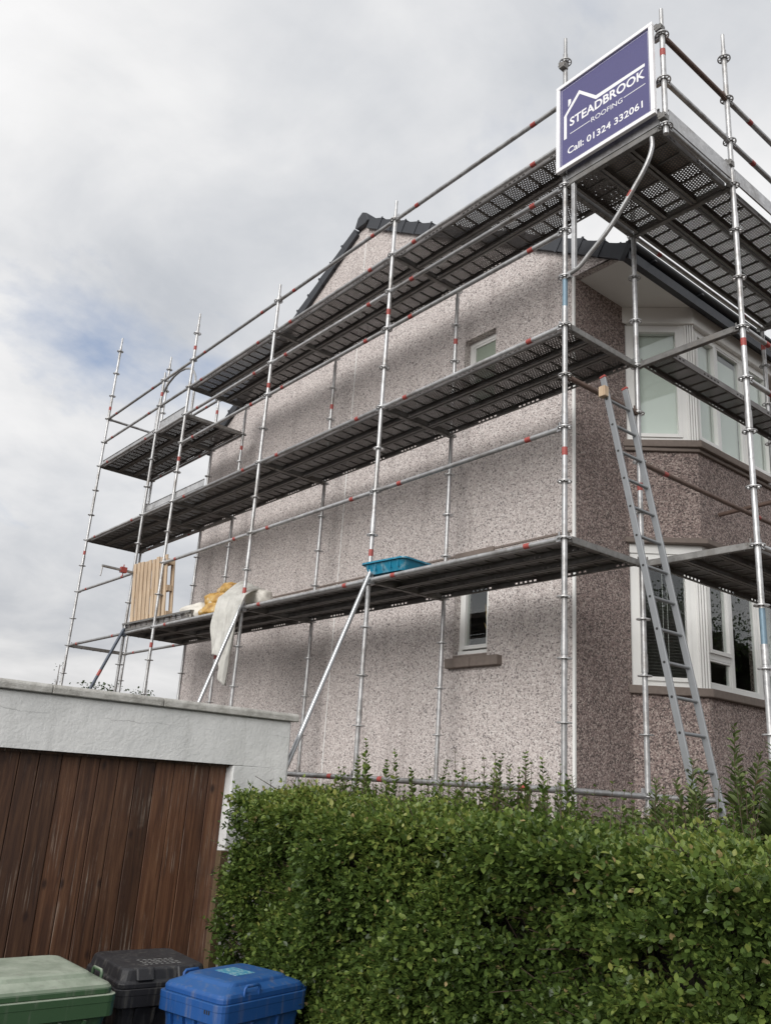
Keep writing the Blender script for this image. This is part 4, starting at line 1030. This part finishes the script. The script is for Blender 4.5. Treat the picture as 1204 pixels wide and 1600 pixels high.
# white flowering plant at the foot of the front wall
fl = thing('flowering_plant', 'low plant with white flowers under the bay window', 'plant', (.15, -.72, GZ)); FI = T(-.15, .72, -GZ)
P = []; D = []
mb = MB()
for i in range(26):
    c = Vector((.15 + random.uniform(-.35, .35), -.75 + random.uniform(-.4, .35), GZ + random.uniform(.06, .20)))
    for q in range(5):
        a = q * 1.256 + i; u = Vector((math.cos(a), math.sin(a), .25)) * .032; v = Vector((-math.sin(a), math.cos(a), 0)) * .012
        mb.add([c, c + u * .6 + v, c + u, c + u * .6 - v], [(0, 1, 2, 3)])
part('flowers', mb, 'petal', fl, FI)
n = 300; P = np.stack([.15 + rng.uniform(-.4, .4, n), -.75 + rng.uniform(-.45, .4, n), GZ + rng.uniform(0, .16, n)], 1)
part('stems', MB().tube([(.15, -.72, GZ), (.16, -.73, GZ + .12)], [.008, .004], 6), 'twig', fl, FI)
link('leaves', leaves_mesh('leaves', P, np.stack([rng.normal(0, 1, n), rng.normal(0, 1, n), rng.uniform(.1, 1, n)], 1), np.full(n, .06), rng.normal(0, .5, n), np.clip(rng.normal(.5, .2, n), 0, 1), 'weed_leaf'), fl, FI)
# ferny shrub tops just above the garage coping
for i, (x, y, z, lab) in enumerate(((1.15, 13.0, 3.30, 'dark leafy shrub tip above the coping under the raking brace'), (1.62, 13.2, 3.36, 'small dark shrub tip above the coping beside the scaffold foot'), (2.25, 13.0, 3.30, 'smallest dark shrub tip above the coping'), (.45, 13.0, 3.62, 'thin bare twig rising above the coping at far left'))):
    wt = thing('shrub', lab, 'shrub', (x, y, GZ - .3), 0, 'shrub tips behind the garage'); WI = T(-x, -y, -GZ + .3)
    st = MB(); st.tube([(x, y, GZ - .3), (x, y, z - .1)], [.02, .006], 6)
    n = 90 if i < 3 else 26; hgt_ = .3 if i < 3 else .55
    z -= .06
    P = np.stack([x + rng.normal(0, .12 if i < 3 else .05, n), y + rng.normal(0, .15, n), z - rng.uniform(0, hgt_, n)], 1)
    for q in range(9 if i < 3 else 6):
        pt = Vector(P[q]); st.tube([(x, y, z - .6), pt], [.006, .003], 5)
    part('stem', st, 'twig', wt, WI)
    link('leaves', leaves_mesh('leaves', P, rng.normal(0, 1, (n, 3)) + np.array([0, 0, .3]), np.full(n, .065 if i < 3 else .04), rng.normal(0, .6, n), np.clip(rng.normal(.2, .15, n), 0, 1), 'tree_leaf'), wt, WI)

# timber post at the end of the hedge
mb = MB(); mb.box((0, 0, .80), (.075, .075, 1.60)); o = part('fence_post', mb, 'post_timber', None, T(-1.66, 2.13, DZ), .005); tag(o, 'brown timber post between the hedge end and garage door', 'post')

# trees across the road: seen only mirrored in the bay windows
def tree(label, x, y, h, rad, seed):
    rs = np.random.default_rng(seed); t_ = thing('street_tree', label, 'tree', (x, y, DZ), 0, 'trees across the road')
    mb = MB(); mb.tube([(0, 0, 0), (.1, 0, h * .3), (0, .1, h * .8)], [.22, .17, .04], 9)
    for i in range(9):
        a = i * 2.4; z = h * (.25 + .06 * i); mb.tube([(0, 0, z), (math.cos(a) * rad * .7, math.sin(a) * rad * .7, z + h * .14)], [.07, .015], 6)
    part('trunk', mb, 'twig', t_)
    bm = bmesh.new(); bmesh.ops.create_icosphere(bm, subdivisions=4, radius=1)
    for v in bm.verts:
        q_ = v.co.copy(); f_ = .74 + .30 * mnoise.fractal(q_ * 2.2 + Vector((seed * 3.0, 0, 0)), .7, 2.0, 4); v.co = Vector((q_.x * rad * f_, q_.y * rad * f_, h * .62 + q_.z * h * .36 * f_))
    me_ = bpy.data.meshes.new('inner_crown'); bm.to_mesh(me_); bm.free(); me_.materials.append(MATS['core_dark']); link('inner_crown', me_, t_)
    nc = 60; cc = rs.normal(0, 1, (nc, 3)); cc /= np.linalg.norm(cc, axis=1, keepdims=True); cc *= rs.uniform(.35, 1, (nc, 1)); cc = cc * np.array([rad, rad, h * .36]) + np.array([0, 0, h * .62])
    n = 26000; P = cc[rs.integers(0, nc, n)] + rs.normal(0, rad * .17, (n, 3))
    o = link('crown', leaves_mesh('crown', P, rs.normal(0, 1, (n, 3)), rs.uniform(.07, .13, n), rs.normal(0, 1, n), np.clip(rs.normal(.5, .25, n), 0, 1), 'tree_leaf'), t_); o['kind'] = 'stuff'
tree('tall dark tree mirrored in the lower bay window', 21, -11, 9, 3.2, 1)
tree('dark conical tree mirrored in the angled lower window', -9.3, -17, 9.5, 2.6, 3)
tree('bushy tree mirrored low in the lower bay window', 15, -13.5, 6, 2.6, 4)

# ------------------------------------------------------------------ render
S.render.engine = 'CYCLES'
S.cycles.transparent_max_bounces = 24
S.cycles.max_bounces = 6
